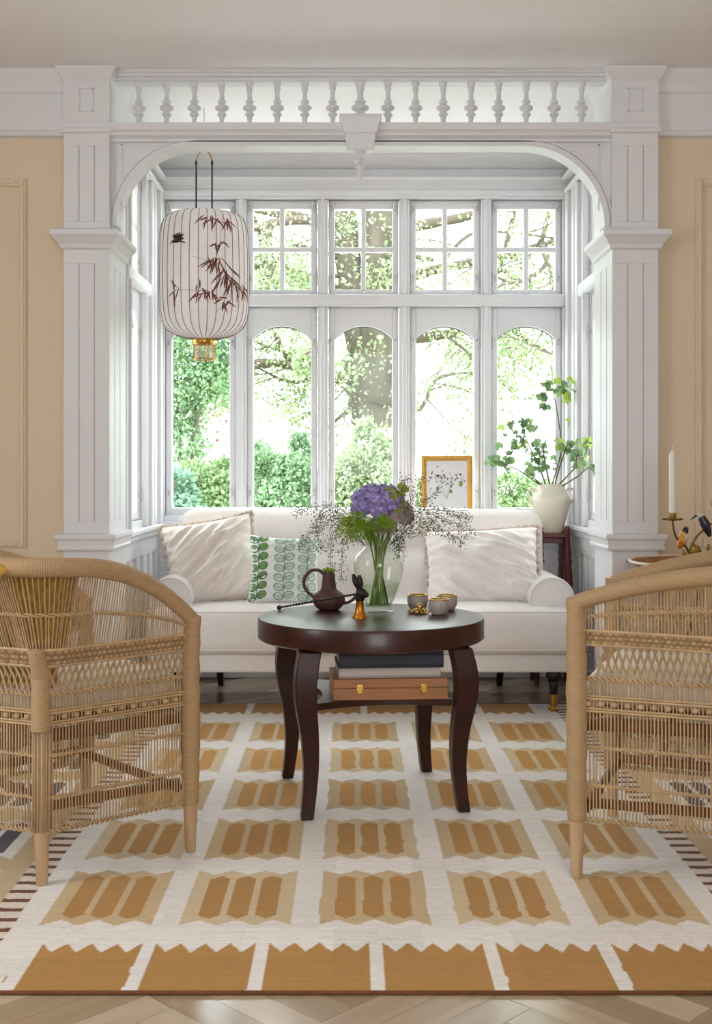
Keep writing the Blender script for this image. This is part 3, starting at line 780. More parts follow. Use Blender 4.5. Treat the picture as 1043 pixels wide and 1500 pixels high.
# box and books on the shelf
M_BOXW = mat('cherry_wood_box', (186,128,82), 0.4, var=0.12, vs=(4,30,30)); M_BOXE = mat('walnut_edge', (120,74,44), 0.45, var=0.1, vs=(6,30,30))
bx = thing('wooden_case', (0.115, 3.83, SH), math.radians(4), 'flat light wooden case with two brass clasps on the table shelf', 'box')
MB().box(-0.182, 0.182, -0.12, 0.12, 0, 0.036).build('case_body', M_BOXW, bx, bev=0.002)
MB().box(-0.182, 0.182, -0.12, 0.12, 0.038, 0.066).build('case_lid', M_BOXW, bx, bev=0.002)
MB().box(-0.178, 0.178, -0.118, 0.118, 0.0355, 0.0385).build('lid_joint', M_BOXE, bx)
for x in (-0.098, 0.105):
    m = MB(); m.box(x-0.010, x+0.010, -0.1235, -0.12, 0.018, 0.050); m.box(x-0.007, x+0.007, -0.127, -0.1235, 0.034, 0.046); m.tube([(x-0.008, -0.125, 0.030), (x-0.008, -0.128, 0.020), (x+0.008, -0.128, 0.020), (x+0.008, -0.125, 0.030)], 0.0016, 6)
    m.build('clasp', M_BRASS, bx, bev=0.001)
M_PAGE = mat('book_pages', (236,228,216), 0.85, var=0.05, vs=(4,4,300)); M_COVW = mat('ivory_book_cover', (224,214,206), 0.6); M_COVB = mat('slate_blue_book_cover', (58,62,76), 0.55, var=0.06, vs=(30,30,30))
def book(label, loc, rz, w, d, t, cov, group='books on the table shelf'):
    b = thing('book', loc, rz, label, 'book', group); c = 0.003
    m = MB(); m.box(-w/2, w/2, -d/2, d/2, 0, c); m.box(-w/2, w/2, -d/2, d/2, t-c, t)
    m.prism([(-d/2-0.004, t*0.25), (-d/2-0.004, t*0.75), (-d/2+0.001, t), (-d/2+0.004, t), (-d/2+0.004, 0), (-d/2+0.001, 0)], lambda a, z: (-w/2, a, z), lambda a, z: (w/2, a, z))
    m.build('cover', cov, b, bev=0.0012); MB().box(-w/2+0.005, w/2-0.005, -d/2+0.004, d/2-0.006, c, t-c).build('pages', M_PAGE, b)
    return b
book('ivory hardback book lying on the wooden case', (0.112, 3.84, SH+0.0665), math.radians(5), 0.325, 0.22, 0.030, M_COVW)
book('thick slate blue book, topmost of the pile on the table shelf', (0.118, 3.85, SH+0.097), math.radians(4), 0.335, 0.24, 0.052, M_COVB)

# ------------------------------------------------------------------ things on the table
M_VASE = clear_glass('clear_vase_glass', (250,252,250), 1.5, 1.0); M_WATER = clear_glass('vase_water', (236,244,232), 1.33, 0.6)
vx, vy = 0.092, 4.0
vase = thing('glass_vase', (vx, vy, TZ), 0, 'clear bulbous glass vase holding the purple bouquet on the table', 'vase')
vp = [(0.040, 0.0), (0.050, 0.003), (0.052, 0.010), (0.046, 0.020), (0.050, 0.035), (0.064, 0.07), (0.078, 0.11), (0.085, 0.145), (0.084, 0.172), (0.074, 0.196), (0.056, 0.213), (0.046, 0.224), (0.044, 0.236), (0.050, 0.252), (0.056, 0.262)]
V_ = [Vector((r, z, 0)) for r, z in vp]; sm = [(p.x, p.y) for p in smoothpath(V_, 4)]
inn = [(max(0.001, r-0.003), z+0.001) for r, z in reversed(sm) if z > 0.012]
MB().lathe([(0.001, 0)]+sm+inn+[(0.001, 0.012)], 48, cap=False).build('vase_glass', M_VASE, vase, smooth=True)
wl_ = [(r-0.0035, z) for r, z in sm if 0.016 < z < 0.105]
MB().lathe([(0.001, 0.014)]+wl_+[(0.001, wl_[-1][1])], 40, cap=False).build('water', M_WATER, vase, smooth=True, angle=50)

# bouquet
M_STEM = mat('flower_stem', (138,164,84), 0.5, rgb2=(166,182,118), vs=(40,40,8)); M_STEM2 = mat('dark_stem', (70,78,52), 0.6)
M_PET = mat('hydrangea_petal', (146,136,206), 0.6, island=0.4, rgb2=(182,160,206), vs=(18,18,18), transl=0.25)
M_PET2 = mat('hydrangea_mauve_petal', (176,146,172), 0.6, island=0.3, rgb2=(150,150,120), vs=(20,20,20), transl=0.25)
M_FERN = mat('bright_fern', (138,170,40), 0.6, island=0.3, transl=0.35); M_SPRAY = mat('grey_green_spray', (104,112,82), 0.7, island=0.4, transl=0.2)
M_SEP = mat('olive_sepal', (150,160,70), 0.6, island=0.3, transl=0.3)
bq = thing('bouquet', (vx, vy, TZ+0.02), 0, 'bouquet of purple hydrangea with bright fern and airy grey-green sprays in the glass vase', 'bouquet')
rnd = random.Random(11)
for i in range(22):
    a = rnd.random()*2*PI; r0 = 0.036*math.sqrt(rnd.random()); r1 = 0.034*math.sqrt(rnd.random()); a2 = a+PI*0.7+rnd.uniform(-.5, .5)
    r2 = 0.05*rnd.random()
    p = [(r0*math.cos(a), r0*math.sin(a), 0.004), (0.6*r0*math.cos(a)+0.4*r1*math.cos(a2), 0.6*r0*math.sin(a)+.4*r1*math.sin(a2), 0.10), (r1*math.cos(a2), r1*math.sin(a2), 0.21), (r1*math.cos(a2)*1.5+r2*math.cos(a2), r1*math.sin(a2)*1.5, 0.29)]
    MB().tube(smoothpath(p, 5), rnd.choice([0.0022, 0.003, 0.0036]), 6).build('stem', M_STEM if rnd.random() < 0.8 else M_STEM2, bq, smooth=True)
def floret(m, c, nrm, size, rnd):
    nrm = nrm.normalized(); u = nrm.orthogonal().normalized(); w = nrm.cross(u); a0 = rnd.random()*PI
    for k in range(4):
        a = a0+k*PI/2; d = u*math.cos(a)+w*math.sin(a); e = nrm.cross(d)
        L = size*rnd.uniform(.85, 1.1); lift = rnd.uniform(-0.15, 0.35)
        pts = [c, c+d*L*.45+e*L*.42+nrm*L*lift*.5, c+d*L*.85+e*L*.34+nrm*L*lift*.8, c+d*L*1.02+nrm*L*lift*.6, c+d*L*.85-e*L*.34+nrm*L*lift*.8, c+d*L*.45-e*L*.42+nrm*L*lift*.5, c+d*L*.55+nrm*L*(lift*.5+.10)]
        m.add(pts, [(0,1,6), (1,2,6), (2,3,6), (3,4,6), (4,5,6), (5,0,6)])
def flower_head(cx, cy, cz, R, nf, matp, seed, squash=0.8, clip=None):
    rn = random.Random(seed); m = MB()
    for i in range(nf):
        t = (i+.5)/nf; ph = math.acos(1-2*t); th = PI*(1+5**.5)*i
        d = Vector((math.sin(ph)*math.cos(th), math.sin(ph)*math.sin(th), math.cos(ph)))
        if d.z < -0.45: continue
        rr = R*rn.uniform(.86, 1.06); c = Vector((cx+d.x*rr, cy+d.y*rr, cz+d.z*rr*squash))
        floret(m, c, d+Vector((rn.uniform(-.3, .3), rn.uniform(-.3, .3), rn.uniform(-.3, .3))), 0.0185, rn)
    return m.build('hydrangea_head', matp, bq, smooth=True)
flower_head(-0.005, 0.0, 0.345, 0.088, 230, M_PET, 1)
flower_head(0.060, -0.012, 0.312, 0.055, 120, M_PET2, 2, 0.95)
flower_head(0.012, -0.045, 0.272, 0.045, 80, M_PET2, 5, 0.6)
m = MB(); rn = random.Random(4)
for i in range(34):
    c = Vector((0.045+rn.uniform(-.045, .045), -0.03+rn.uniform(-.04, .03), 0.33+rn.uniform(-.04, .075))); floret(m, c, Vector((rn.uniform(-.6, .6), -1, rn.uniform(-.2, .8))), 0.012, rn)
m.build('green_sepal_cluster', M_SEP, bq)
def leaflet(m, c, d, up, L, wd):
    d = d.normalized(); e = d.cross(up)
    e = e.normalized() if e.length > 1e-5 else d.orthogonal().normalized()
    m.add([c, c+d*L*.5+e*wd, c+d*L, c+d*L*.5-e*wd], [(0,1,2,3)])
def spray(name, pts, nl, L, wd, matl, rnd, stem_r=0.0012, hang=0.0, spread=1.0):
    path = smoothpath(pts, 8); m = MB(); m.tube(path, stem_r, 5)
    for i in range(nl):
        t = rnd.uniform(0.12, 1.0); k = min(len(path)-2, int(t*(len(path)-1))); p = path[k]; tg = (path[k+1]-path[k]).normalized()
        side = Vector((rnd.uniform(-1, 1), rnd.uniform(-1, 1), rnd.uniform(-1, 1)-hang)).normalized()
        q = p+side*rnd.uniform(0.004, 0.026)*spread; leaflet(m, q, tg+side, Vector((0, -1, 0.2)), L*rnd.uniform(.6, 1.2), wd)
    return m.build(name, matl, bq)
o0 = Vector((vx, vy, TZ+0.02))
def loc_px(x, y, d): return Vector(px(x, y, d))-o0
sprays = [  # airy wands: photo outline points, depth chosen around the vase
    [(535, 800, 4.0), (505, 762, 3.98), (470, 770, 3.95), (437, 798, 3.92)],
    [(535, 800, 4.0), (500, 752, 4.02), (465, 758, 4.05), (470, 805, 4.05)],
    [(535, 800, 4.0), (505, 768, 3.93), (487, 785, 3.9), (484, 832, 3.88)],
    [(535, 800, 4.0), (512, 780, 3.9), (503, 800, 3.88), (500, 850, 3.86)],
    [(540, 800, 4.0), (500, 745, 4.06), (465, 742, 4.1), (430, 750, 4.12)],
    [(570, 800, 4.0), (610, 765, 3.96), (650, 760, 3.93), (693, 778, 3.9)],
    [(570, 800, 4.0), (612, 752, 4.0), (655, 748, 4.02), (690, 758, 4.03)],
    [(570, 800, 4.0), (610, 775, 3.92), (645, 775, 3.88), (680, 795, 3.85)],
    [(565, 800, 4.0), (600, 740, 4.05), (612, 715, 4.08), (618, 695, 4.1)],
    [(565, 800, 4.0), (605, 750, 4.1), (622, 735, 4.15), (640, 720, 4.2)],
    [(560, 790, 4.0), (580, 735, 4.0), (588, 712, 4.0), (596, 698, 4.0)],
    [(570, 800, 4.0), (583, 790, 3.9), (585, 800, 3.89), (583, 815, 3.88)]]
for i, sp in enumerate(sprays): spray('airy_spray', [loc_px(*q) for q in sp], 330 if i in (0, 1, 5, 6, 7) else 190, 0.0078, 0.0020, M_SPRAY, rnd, 0.0010, 0.35)
for q in ([(545, 800, 3.95), (528, 770, 3.9), (512, 768, 3.87), (498, 785, 3.85)], [(545, 800, 3.95), (535, 765, 3.9), (520, 758, 3.88), (505, 765, 3.86)], [(545, 800, 3.95), (540, 770, 3.88), (530, 772, 3.86), (515, 785, 3.84)], [(550, 800, 3.95), (555, 768, 3.88), (562, 762, 3.87), (572, 772, 3.86)]):
    spray('fern_frond', [loc_px(*p) for p in q], 520, 0.013, 0.0012, M_FERN, rnd, 0.0014, 0.0, 0.9)
m = MB()
for (x, y, d) in ((592, 722, 3.98), (585, 718, 4.0), (570, 724, 3.95), (578, 735, 3.93)):
    for k in range(3): leaflet(m, loc_px(x, y, d), Vector((rnd.uniform(-1, 1), -.3, rnd.uniform(-.2, 1))), Vector((0, -1, .1)), 0.032, 0.011)
o = m.build('leaf_cluster', M_SEP, bq); o['kind'] = 'stuff'

# brown two-handled bud pitcher
M_CLAY = mat('dark_plum_clay', (84,54,50), 0.65, var=0.06, vs=(30,30,30), bump=0.06, bs=(90,90,90))
pt = thing('bud_pitcher', (-0.079, 4.07, TZ), 0, 'small plum brown clay pitcher with two looped handles and green sprig', 'pitcher')
pp = [(0.030, 0), (0.040, 0.004), (0.053, 0.020), (0.057, 0.036), (0.050, 0.054), (0.034, 0.066), (0.027, 0.074), (0.0245, 0.090), (0.021, 0.118), (0.019, 0.134)]
sm = [(p.x, p.y) for p in smoothpath([Vector((r, z, 0)) for r, z in pp], 4)]
MB().lathe([(0.001, 0)]+sm+[(0.016, 0.134), (0.015, 0.10), (0.001, 0.10)], 36, cap=False).build('pitcher_body', M_CLAY, pt, smooth=True, angle=60)
MB().tube(smoothpath([(-0.017, 0, 0.122), (-0.035, 0, 0.136), (-0.062, 0, 0.134), (-0.083, 0, 0.112), (-0.086, 0, 0.085), (-0.072, 0, 0.060), (-0.050, 0, 0.042)], 6), 0.0058, 10).build('handle', M_CLAY, pt, smooth=True)
MB().tube(smoothpath([(0.045, 0, 0.022), (0.070, -0.002, 0.026), (0.092, -0.004, 0.044), (0.100, -0.006, 0.068), (0.096, -0.006, 0.088)], 6), 0.0052, 10).build('handle', M_CLAY, pt, smooth=True)
m = MB()
for k in range(26):
    leaflet(m, Vector((rnd.uniform(-.012, .012), rnd.uniform(-.012, .012), 0.128)), Vector((rnd.uniform(-1, 1), rnd.uniform(-1, 1), rnd.uniform(.3, 1.2))), Vector((0, -1, .2)), 0.022, 0.004)
m.build('sprig', M_FERN, pt)

# candle snuffer: brass bell, dark hare head, twisted handle
M_AGED = mat('amber_brass', (190,126,44), 0.28, metal=0.85); M_DARK = mat('dark_bronze', (40,33,30), 0.5, metal=0.3, bump=0.2, bs=(160,160,160))
sn = thing('candle_snuffer', (0.027, 3.84, TZ), 0, 'candle snuffer with brass bell, dark hare head and long twisted handle', 'candle snuffer')
MB().lathe([(0.026, 0), (0.026, 0.003), (0.019, 0.012), (0.0145, 0.03), (0.0125, 0.055), (0.013, 0.056), (0.0125, 0.058), (0.002, 0.06)], 28).build('bell', M_AGED, sn, smooth=True, angle=60)
m = MB(); m.lathe([(0.013, 0.056), (0.016, 0.064), (0.016, 0.075), (0.011, 0.085)], 18); m.ell((0.006, -0.004, 0.080), (0.020, 0.016, 0.0165), 16, 12); m.ell((0.018, -0.008, 0.076), (0.012, 0.011, 0.010), 12, 8)
hb = m.build('hare_head', M_DARK, sn, smooth=True)
for sx, top in ((-0.004, (-0.022, 0.01, 0.142)), (0.004, (-0.002, 0.004, 0.140))):
    a = Vector((sx, 0.002, 0.090)); b = Vector(top); n = 10
    MB().tube([a.lerp(b, i/n) for i in range(n+1)], [0.0035+0.0068*math.sin(PI*min(1, i/n*0.95))**1.2 for i in range(n+1)], 8).build('ear', M_DARK, sn, smooth=True)
end = Vector(px(409, 894, 4.05))-Vector((0.027, 3.84, TZ)); end.z = 0.009; st = Vector((-0.008, 0.003, 0.078))
n = 150; path = [st.lerp(end, i/n) for i in range(n+1)]
MB().tube(path, [0.0034+0.0009*math.sin(i*1.1) for i in range(n+1)], 8).build('handle', M_DARK, sn, smooth=True)
MB().ell(end, (0.0085,)*3, 14, 10).build('handle_knob', M_DARK, sn, smooth=True)

# three gold-rimmed cups and a gold ornament
M_STONE = mat('grey_stoneware', (178,166,160), 0.55, var=0.12, vs=(60,60,60)); M_GOLD = mat('gold_rim', (212,168,72), 0.25, metal=1.0)
def cup(label, x, y, s=1.0):
    c = thing('cup', (x, y, TZ), 0, label, 'cup', 'gold-rimmed cups on the coffee table')
    p = [(0.020, 0), (0.026, 0.003), (0.034, 0.018), (0.0365, 0.034), (0.034, 0.050)]
    sm = [(q.x*s, q.y*s) for q in smoothpath([Vector((r, z, 0)) for r, z in p], 4)]
    MB().lathe([(0.001, 0)]+sm+[(r-0.003, z) for r, z in reversed(sm) if z > 0.004]+[(0.001, 0.006)], 32, cap=False).build('cup_body', M_STONE, c, smooth=True, angle=60)
    m = MB(); rr = sm[-1][0]-0.0015; m.tube([(rr*math.cos(a), rr*math.sin(a), 0.0505*s) for a in [2*PI*i/40 for i in range(40)]], 0.0024, 8, closed=True); m.build('gold_rim', M_GOLD, c, smooth=True)
    MB().lathe([(0.0335*s, 0.051*s), (0.0325*s, 0.042*s), (0.032*s, 0.038*s)], 32, cap=False).build('gold_lining', M_GOLD, c, smooth=True)
cup('gold-rimmed grey cup standing behind the gold ornament', 0.229, 4.07, 1.0)
cup('gold-rimmed grey cup, foremost of the pair beside the ornament', 0.293, 3.93, 1.0)
cup('gold-rimmed grey cup half hidden behind another cup', 0.330, 4.06, 1.0)
oc = thing('gold_ornament', (0.227, 3.955, TZ), 0, 'small gold octopus-like ornament with curling arms beside the cups', 'ornament')
MB().ell((0.003, 0, 0.022), (0.010, 0.010, 0.014), 14, 10).build('ornament_body', M_GOLD, oc, smooth=True)
for k in range(8):
    a = k*PI/4+.2; d = Vector((math.cos(a), math.sin(a), 0)); e = Vector((-d.y, d.x, 0))
    p = [Vector((0.003, 0, 0.014)), d*0.014+Vector((0, 0, 0.014)), d*0.026+e*0.004+Vector((0, 0, 0.005)), d*0.034+e*0.010+Vector((0, 0, 0.006)), d*0.030+e*0.016+Vector((0, 0, 0.012))]
    MB().tube(smoothpath(p, 4), [0.0042-0.0026*i/16 for i in range(17)], 7).build('arm', M_GOLD, oc, smooth=True)
# ------------------------------------------------------------------ woven chairs
M_CANE = mat('woven_cane', (190,160,120), 0.6, var=0.13, vs=(14,14,14), island=0.16)
M_WRAP = [mat('cane_wrapping', (198,170,130), 0.6, rgb2=(182,150,110), vs=(25,25,90)), mat('cane_wrapping_groove', (160,128,90), 0.7, rgb2=(176,144,104), vs=(25,25,90))]
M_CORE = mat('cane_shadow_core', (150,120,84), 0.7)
def groove(mb, n):
    mb.mi = [1 if (i//n) % 2 == 0 else 0 for i in range(len(mb.f))]; return mb
M_POLE = mat('peeled_pole_wood', (206,178,142), 0.55, rgb2=(180,146,110), vs=(20,20,4)); M_BAR = mat('brown_pole_wood', (136,88,56), 0.6, var=0.15, vs=(6,30,30))
M_SEATC = mat('cream_seat_canvas', (236,226,212), 0.9, var=0.03, vs=(40,40,40), bump=0.1, bs=(300,300,300))
def wicker_chair(label, loc, rz, Wd, D, hf, hb, pw):
    root = thing('wicker_armchair', loc, rz, label, 'armchair', 'woven cane armchairs')
    r = 0.055; bow = 0.075; raw = []
    for i in range(30): raw.append((Wd/2, D/2-(D-r)*i/29))
    for i in range(1, 12):
        a = -PI/2*i/12; raw.append((Wd/2-r+r*math.cos(a), -D/2+r+r*math.sin(a)))
    nb = 40; xr = Wd/2-r
    for i in range(nb+1):
        x = xr-2*xr*i/nb; raw.append((x, -D/2-bow*(1-(x/xr)**2)))
    half = raw[:30+11]; raw = raw+[(-x, y) for x, y in reversed(half)]
    P = np.array(raw); seg = np.r_[0, np.cumsum(np.hypot(*np.diff(P, axis=0).T))]; Ltot = seg[-1]
    def at(s):                                   # s in metres along the plan curve
        s = max(0, min(Ltot, s)); x = np.interp(s, seg, P[:, 0]); y = np.interp(s, seg, P[:, 1])
        e = 0.03; a = np.array([np.interp(min(Ltot, s+e), seg, P[:, 0]), np.interp(min(Ltot, s+e), seg, P[:, 1])]); b = np.array([np.interp(max(0, s-e), seg, P[:, 0]), np.interp(max(0, s-e), seg, P[:, 1])])
        t = (a-b)/np.hypot(*(a-b)); return x, y, -t[1]*-1*-1, t[0]*-1*-1
    # outward normal: path runs clockwise seen from above, outward = (-ty, tx) rotated; fix by sign test
    def pos(s, h, off=0.0):
        x, y, nx_, ny_ = at(s); n = Vector((nx_, ny_))
        if n.dot(Vector((x, y+0.02))) < 0: n = -n
        tt = min(s, Ltot-s)/(Ltot/2); b = min(1.0, max(0.0, (tt-0.05)/0.6)); b = b*b*(3-2*b)
        ln = max(0.0, h-0.55)*(0.10+0.30*b)+off
        return Vector((x+n.x*ln, y+n.y*ln, h))
    def top(s):
        t = min(s, Ltot-s)/(Ltot/2); return hf+(hb-hf)*(1-(1-t)**pw)
    sT = np.linspace(0, Ltot, 300); pT = [pos(s, top(s)) for s in sT]
    cumT = np.r_[0, np.cumsum([(pT[i+1]-pT[i]).length for i in range(299)])]; LT = cumT[-1]; cumT = cumT/LT
    Z = dict(bot=.15, t1=.237, t2=.345, b0=.425, b1=.462, lat0=.503, p0=.578, p1=.622)
    if hf > 0.7: Z = dict(bot=.165, t1=.255, t2=.355, b0=.45, b1=.49, lat0=.535, p0=.625, p1=.662)
    # vertical reeds
    def reeds(z0, z1f, sp, nm, rr=0.0022, segs=3):
        m = MB(); k = int(((LT if nm == 'upper_reeds' else Ltot)-0.05)/sp)
        for i in range(k+1):
            f0 = 0.015+0.97*i/k; s = 0.45*f0*Ltot+0.55*float(np.interp(f0, cumT, sT)) if nm == 'upper_reeds' else 0.025+(Ltot-0.05)*i/k; z1 = z1f(s); jit = random.uniform(-.0015, .0015)
            m.tube([pos(s+jit*(j % 2), z0+(z1-z0)*j/segs, random.uniform(-.001, .001)) for j in range(segs+1)], rr, 5, cap=False)
        o = m.build(nm, M_CANE, root, smooth=True); o['kind'] = 'stuff'; return o
    reeds(Z['bot'], lambda s: Z['lat0'], 0.0092, 'lower_reeds'); reeds(Z['p1'], top, 0.0098, 'upper_reeds', 0.0021)
    m = MB(); sp = 0.0186; k = int((Ltot-0.06)/sp)
    for i in range(k):
        s = 0.03+i*sp
        for d in (-1, 1):
            for o_ in (0.0, 0.0035):
                m.tube([pos(s+d*sp*0.75*(j/3-.5)*2+o_, Z['lat0']+(Z['p0']-Z['lat0'])*j/3, d*0.0022) for j in range(4)], 0.0017, 5, cap=False)
    o = m.build('lattice_reeds', M_CANE, root, smooth=True); o['kind'] = 'stuff'
    # horizontal bands
    N = 120; S_ = [Ltot*i/N for i in range(N+1)]
    def twisted(zf, nm, R=0.0042, amp=0.0035):
        m = MB(); n = 420
        for ph in (0, PI):
            m.tube([pos(Ltot*i/n, zf(Ltot*i/n)+amp*math.sin(i*0.75+ph), amp*math.cos(i*0.75+ph)) for i in range(n+1)], R*0.75, 5, cap=False)
        return m.build(nm, M_CANE, root, smooth=True)
    for q, a in (('bot', 0.0045), ('t1', 0.003), ('t2', 0.003), ('lat0', 0.0045)): twisted(lambda s, z=Z[q]: z, 'twisted_band', 0.0042, a)
    twisted(lambda s: Z['p1']+(top(s)-Z['p1'])*0.42, 'twisted_band')
    def plait(z0, z1, rows, cell, nm, amp=0.006):
        m = MB(); hh = (z1-z0)/rows; k = int(Ltot/cell)
        for r_ in range(rows):
            for i in range(k):
                s = (i+.5+(0.5 if r_ % 2 else 0))*cell; o_ = amp if (i+r_) % 2 else -amp*0.2
                s0, s1 = s-cell*0.52, s+cell*0.52; za, zb = z0+r_*hh, z0+(r_+1)*hh; zc = (za+zb)/2; vs = []
                for d in (0.0, 1.0):
                    pass
                a = [pos(s0, zc, o_*0.2), pos(s, za+.0008, o_*.5), pos(s1, zc, o_*0.2), pos(s, zb-.0008, o_*.5), pos(s, zc, o_+0.0035), pos(s, zc, -o_-0.0035)]
                m.add(a, [(0,1,4), (1,2,4), (2,3,4), (3,0,4), (1,0,5), (2,1,5), (3,2,5), (0,3,5)])
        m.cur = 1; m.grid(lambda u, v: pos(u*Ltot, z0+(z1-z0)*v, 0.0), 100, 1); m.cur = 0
        for z in (z0, z1): m.tube([pos(s, z, 0.001) for s in S_], 0.0042, 6, cap=False)
        return m.build(nm, [M_CANE, M_CORE], root, smooth=False)
    plait(Z['p0'], Z['p1'], 3, 0.0155, 'plaited_band')
    m = MB(); zc = (Z['b0']+Z['b1'])/2; k = int(Ltot/0.034)
    for z in (Z['b0'], Z['b0']+0.007, Z['b1']-0.007, Z['b1']): m.tube([pos(s, z, 0.002) for s in S_], 0.0034, 6, cap=False)
    for i in range(k): m.ell(pos((i+.5)*0.034, zc, 0.003), (0.009, 0.009, 0.0075), 8, 6)
    m.build('knotted_band', M_CANE, root, smooth=True)
    # top rail, wrapped
    n = 760; m = MB(); s0, s1 = 0.0, Ltot
    path = []; rad = []
    for i in range(n+1):
        s = float(np.interp(i/n, cumT, sT)); t = min(s, Ltot-s); path.append(pos(s, top(s)-0.004)); rad.append((0.0215+0.004*min(1, t/0.3))*(1.0 if i % 2 else 0.955))
    m.tube(path, rad, 12); groove(m, 12); rail = m.build('top_rail', M_WRAP, root, smooth=True)
    fr_ = []
    for sx in (1, -1):
        s = 0 if sx > 0 else Ltot; a = pos(s, 0.0); b = pos(s, top(s)+0.008)
        n = 230; zl = Z['bot']-0.005
        pts = [Vector((a.x, a.y, zl+(b.z-zl)*i/n)) for i in range(n+1)]
        for i, p in enumerate(pts):
            q = pos(s, p.z); p.x, p.y = q.x, q.y
        groove(MB().tube(pts, [(0.0235+0.0045*math.sin(PI*min(1, i/n))+0.001*math.sin(i*.2))*(1.0 if i % 2 else 0.975) for i in range(n+1)], 14), 14).build('arm_post', M_WRAP, root, smooth=True)
        MB().lathe([(0.0135, 0), (0.015, 0.004), (0.0215, Z['bot']+0.01)], 16).build('front_leg', M_POLE, root, smooth=True, angle=50, loc=(a.x, a.y, 0.009))
        sr = D-0.01 if sx > 0 else Ltot-D+0.01; c = pos(sr, 0.2, -0.012)
        MB().lathe([(0.0135, 0), (0.015, 0.004), (0.020, Z['bot']), (0.021, Z['p1'])], 16).build('rear_leg', M_POLE, root, smooth=True, angle=50, loc=(c.x, c.y, 0.009))
        n = 90; p = [pos(sr, Z['b0']-0.015+(Z['p1']-Z['b0']+0.02)*i/n, -0.004) for i in range(n+1)]
        groove(MB().tube(p, [(0.027-0.004*(i/n))*(1.0 if i % 2 else 0.96) for i in range(n+1)], 14), 14).build('corner_wrapping', M_WRAP, root, smooth=True)
        m = MB()                                    # reeds covering the rear leg
        for k in range(14):
            a_ = 2*PI*k/14; m.tube([(c.x+0.023*math.cos(a_), c.y+0.023*math.sin(a_), z) for z in (Z['bot'], Z['b0'])], 0.0026, 5)
        o = m.build('leg_reeds', M_CANE, root, smooth=True); o['kind'] = 'stuff'
        fr_.append((a, c))
    (a1, c1), (a2, c2) = fr_
    def ins(v): return Vector((v.x-math.copysign(0.032, v.x), v.y-math.copysign(0.02, v.y), v.z))
    a1, c1, a2, c2 = ins(a1), ins(c1), ins(a2), ins(c2)
    def bar(p, q, z, R, nm='seat_rail', mm=M_BAR): MB().tube([(p.x, p.y, z), (q.x, q.y, z)], R, 10).build(nm, mm, root, smooth=True)
    zs_ = Z['b0']-0.04
    for p, q in ((a1, a2), (c1, c2), (a1, c1), (a2, c2)): bar(p, q, zs_, 0.018)
    for p, q, z in ((a1, c1, .20), (a2, c2, .20), (a1, a2, .185), (c1, c2, .215)): bar(p, q, z, 0.0135, 'stretcher')
    for t in (.25, .5, .75): bar(a1.lerp(a2, t), c1.lerp(c2, t), zs_+0.012, 0.010, 'seat_slat')
    zc = Z['b0']+0.048
    def fn(p, n): return p+Vector((0, 0, 0.012*(1-(p.x/.3)**2)*(1-(p.y/.26)**2) if p.z > 0 else 0))
    sc = weld(softbox(MB(), (0, 0.0, zc), (Wd-0.075, D-0.02, 0.085), 0.04, (14,12,4), fn).build('seat_cushion', M_SEATC, root, smooth=True))
    return root, pos, top, Ltot, Z
chL, posL, topL, LtL, ZL = wicker_chair('woven cane armchair draped with a mustard throw', (-0.826, 3.381, 0), math.radians(-48.7), 0.60, 0.463, 0.665, 0.85, 4.0)
chR, posR, topR, LtR, ZR = wicker_chair('woven cane armchair in front of the bird candlestick', (0.92, 3.284, 0), math.radians(68.5), 0.587, 0.47, 0.738, 0.85, 2.5)
# mustard throw hung inside the left chair's back, over the rail
M_MUST = mat('mustard_wool', (158,116,42), 0.95, rgb2=(196,152,66), vs=(60,60,60), bump=0.5, bs=(160,160,160), bdist=0.004, sheen=0.3)
th = thing('throw_blanket', chL.location, chL.rotation_euler.z, 'mustard knitted throw hanging inside the woven armchair', 'blanket')
s0, s1 = 0.38, 1.02
def thr(u, v):
    s = s0+(s1-s0)*u; w = 0.016*math.sin(u*38+2*mnoise.noise(Vector((u*6, v*3, 0))))+0.010*mnoise.noise(Vector((u*9, v*7, 2)))
    T_ = topL(s)
    if v < 0.16:
        k = v/0.16; f_ = min(1, max(0, (u-0.10)/0.04)); a = PI*(k*f_+1-f_)*0.95; hang = 0.03*(1-k)
        p = posL(s, T_-hang+0.034*math.sin(a)-0.004, 0.036*math.cos(a)+0.004); return p+Vector((0, 0, 0.006*math.sin(u*31)))
    k = (v-0.16)/0.84; h = T_-0.02-(T_-0.02-(ZL['b0']+0.085))*min(1, k/0.82)
    inn = -0.036-0.03*k+w*0.8
    if k > 0.82: inn -= (k-0.82)*0.5
    e = 0.03*math.sin(u*7)*k
    return posL(s+e*0.3, h+0.004*math.sin(u*50), min(inn, -0.026))
m = MB(); m.grid(thr, 90, 50); o = m.build('knitted_cloth', M_MUST, th, smooth=True)
so = o.modifiers.new('thickness', 'SOLIDIFY'); so.thickness = 0.006; so.offset = 0
m = MB()
for i in range(70):
    u = (i+.5)/70
    for v, dz, sgn in ((1.0, 0.006, -1), (0.0, -0.05, 1)):
        if v == 0.0 and u < 0.13: continue
        p = thr(u, v); q = p+Vector((random.uniform(-.02, .02), random.uniform(-.02, .02), dz if v == 0 else 0.004))
        if v == 1.0: q = p+Vector((random.uniform(-.03, .03), random.uniform(0, .06), random.uniform(-0.002, .008)))
        m.tube([p, (p+q)/2+Vector((random.uniform(-.006, .006), random.uniform(-.006, .006), .004)), q], 0.0022, 5)
o = m.build('fringe', M_MUST, th, smooth=True); o['kind'] = 'stuff'
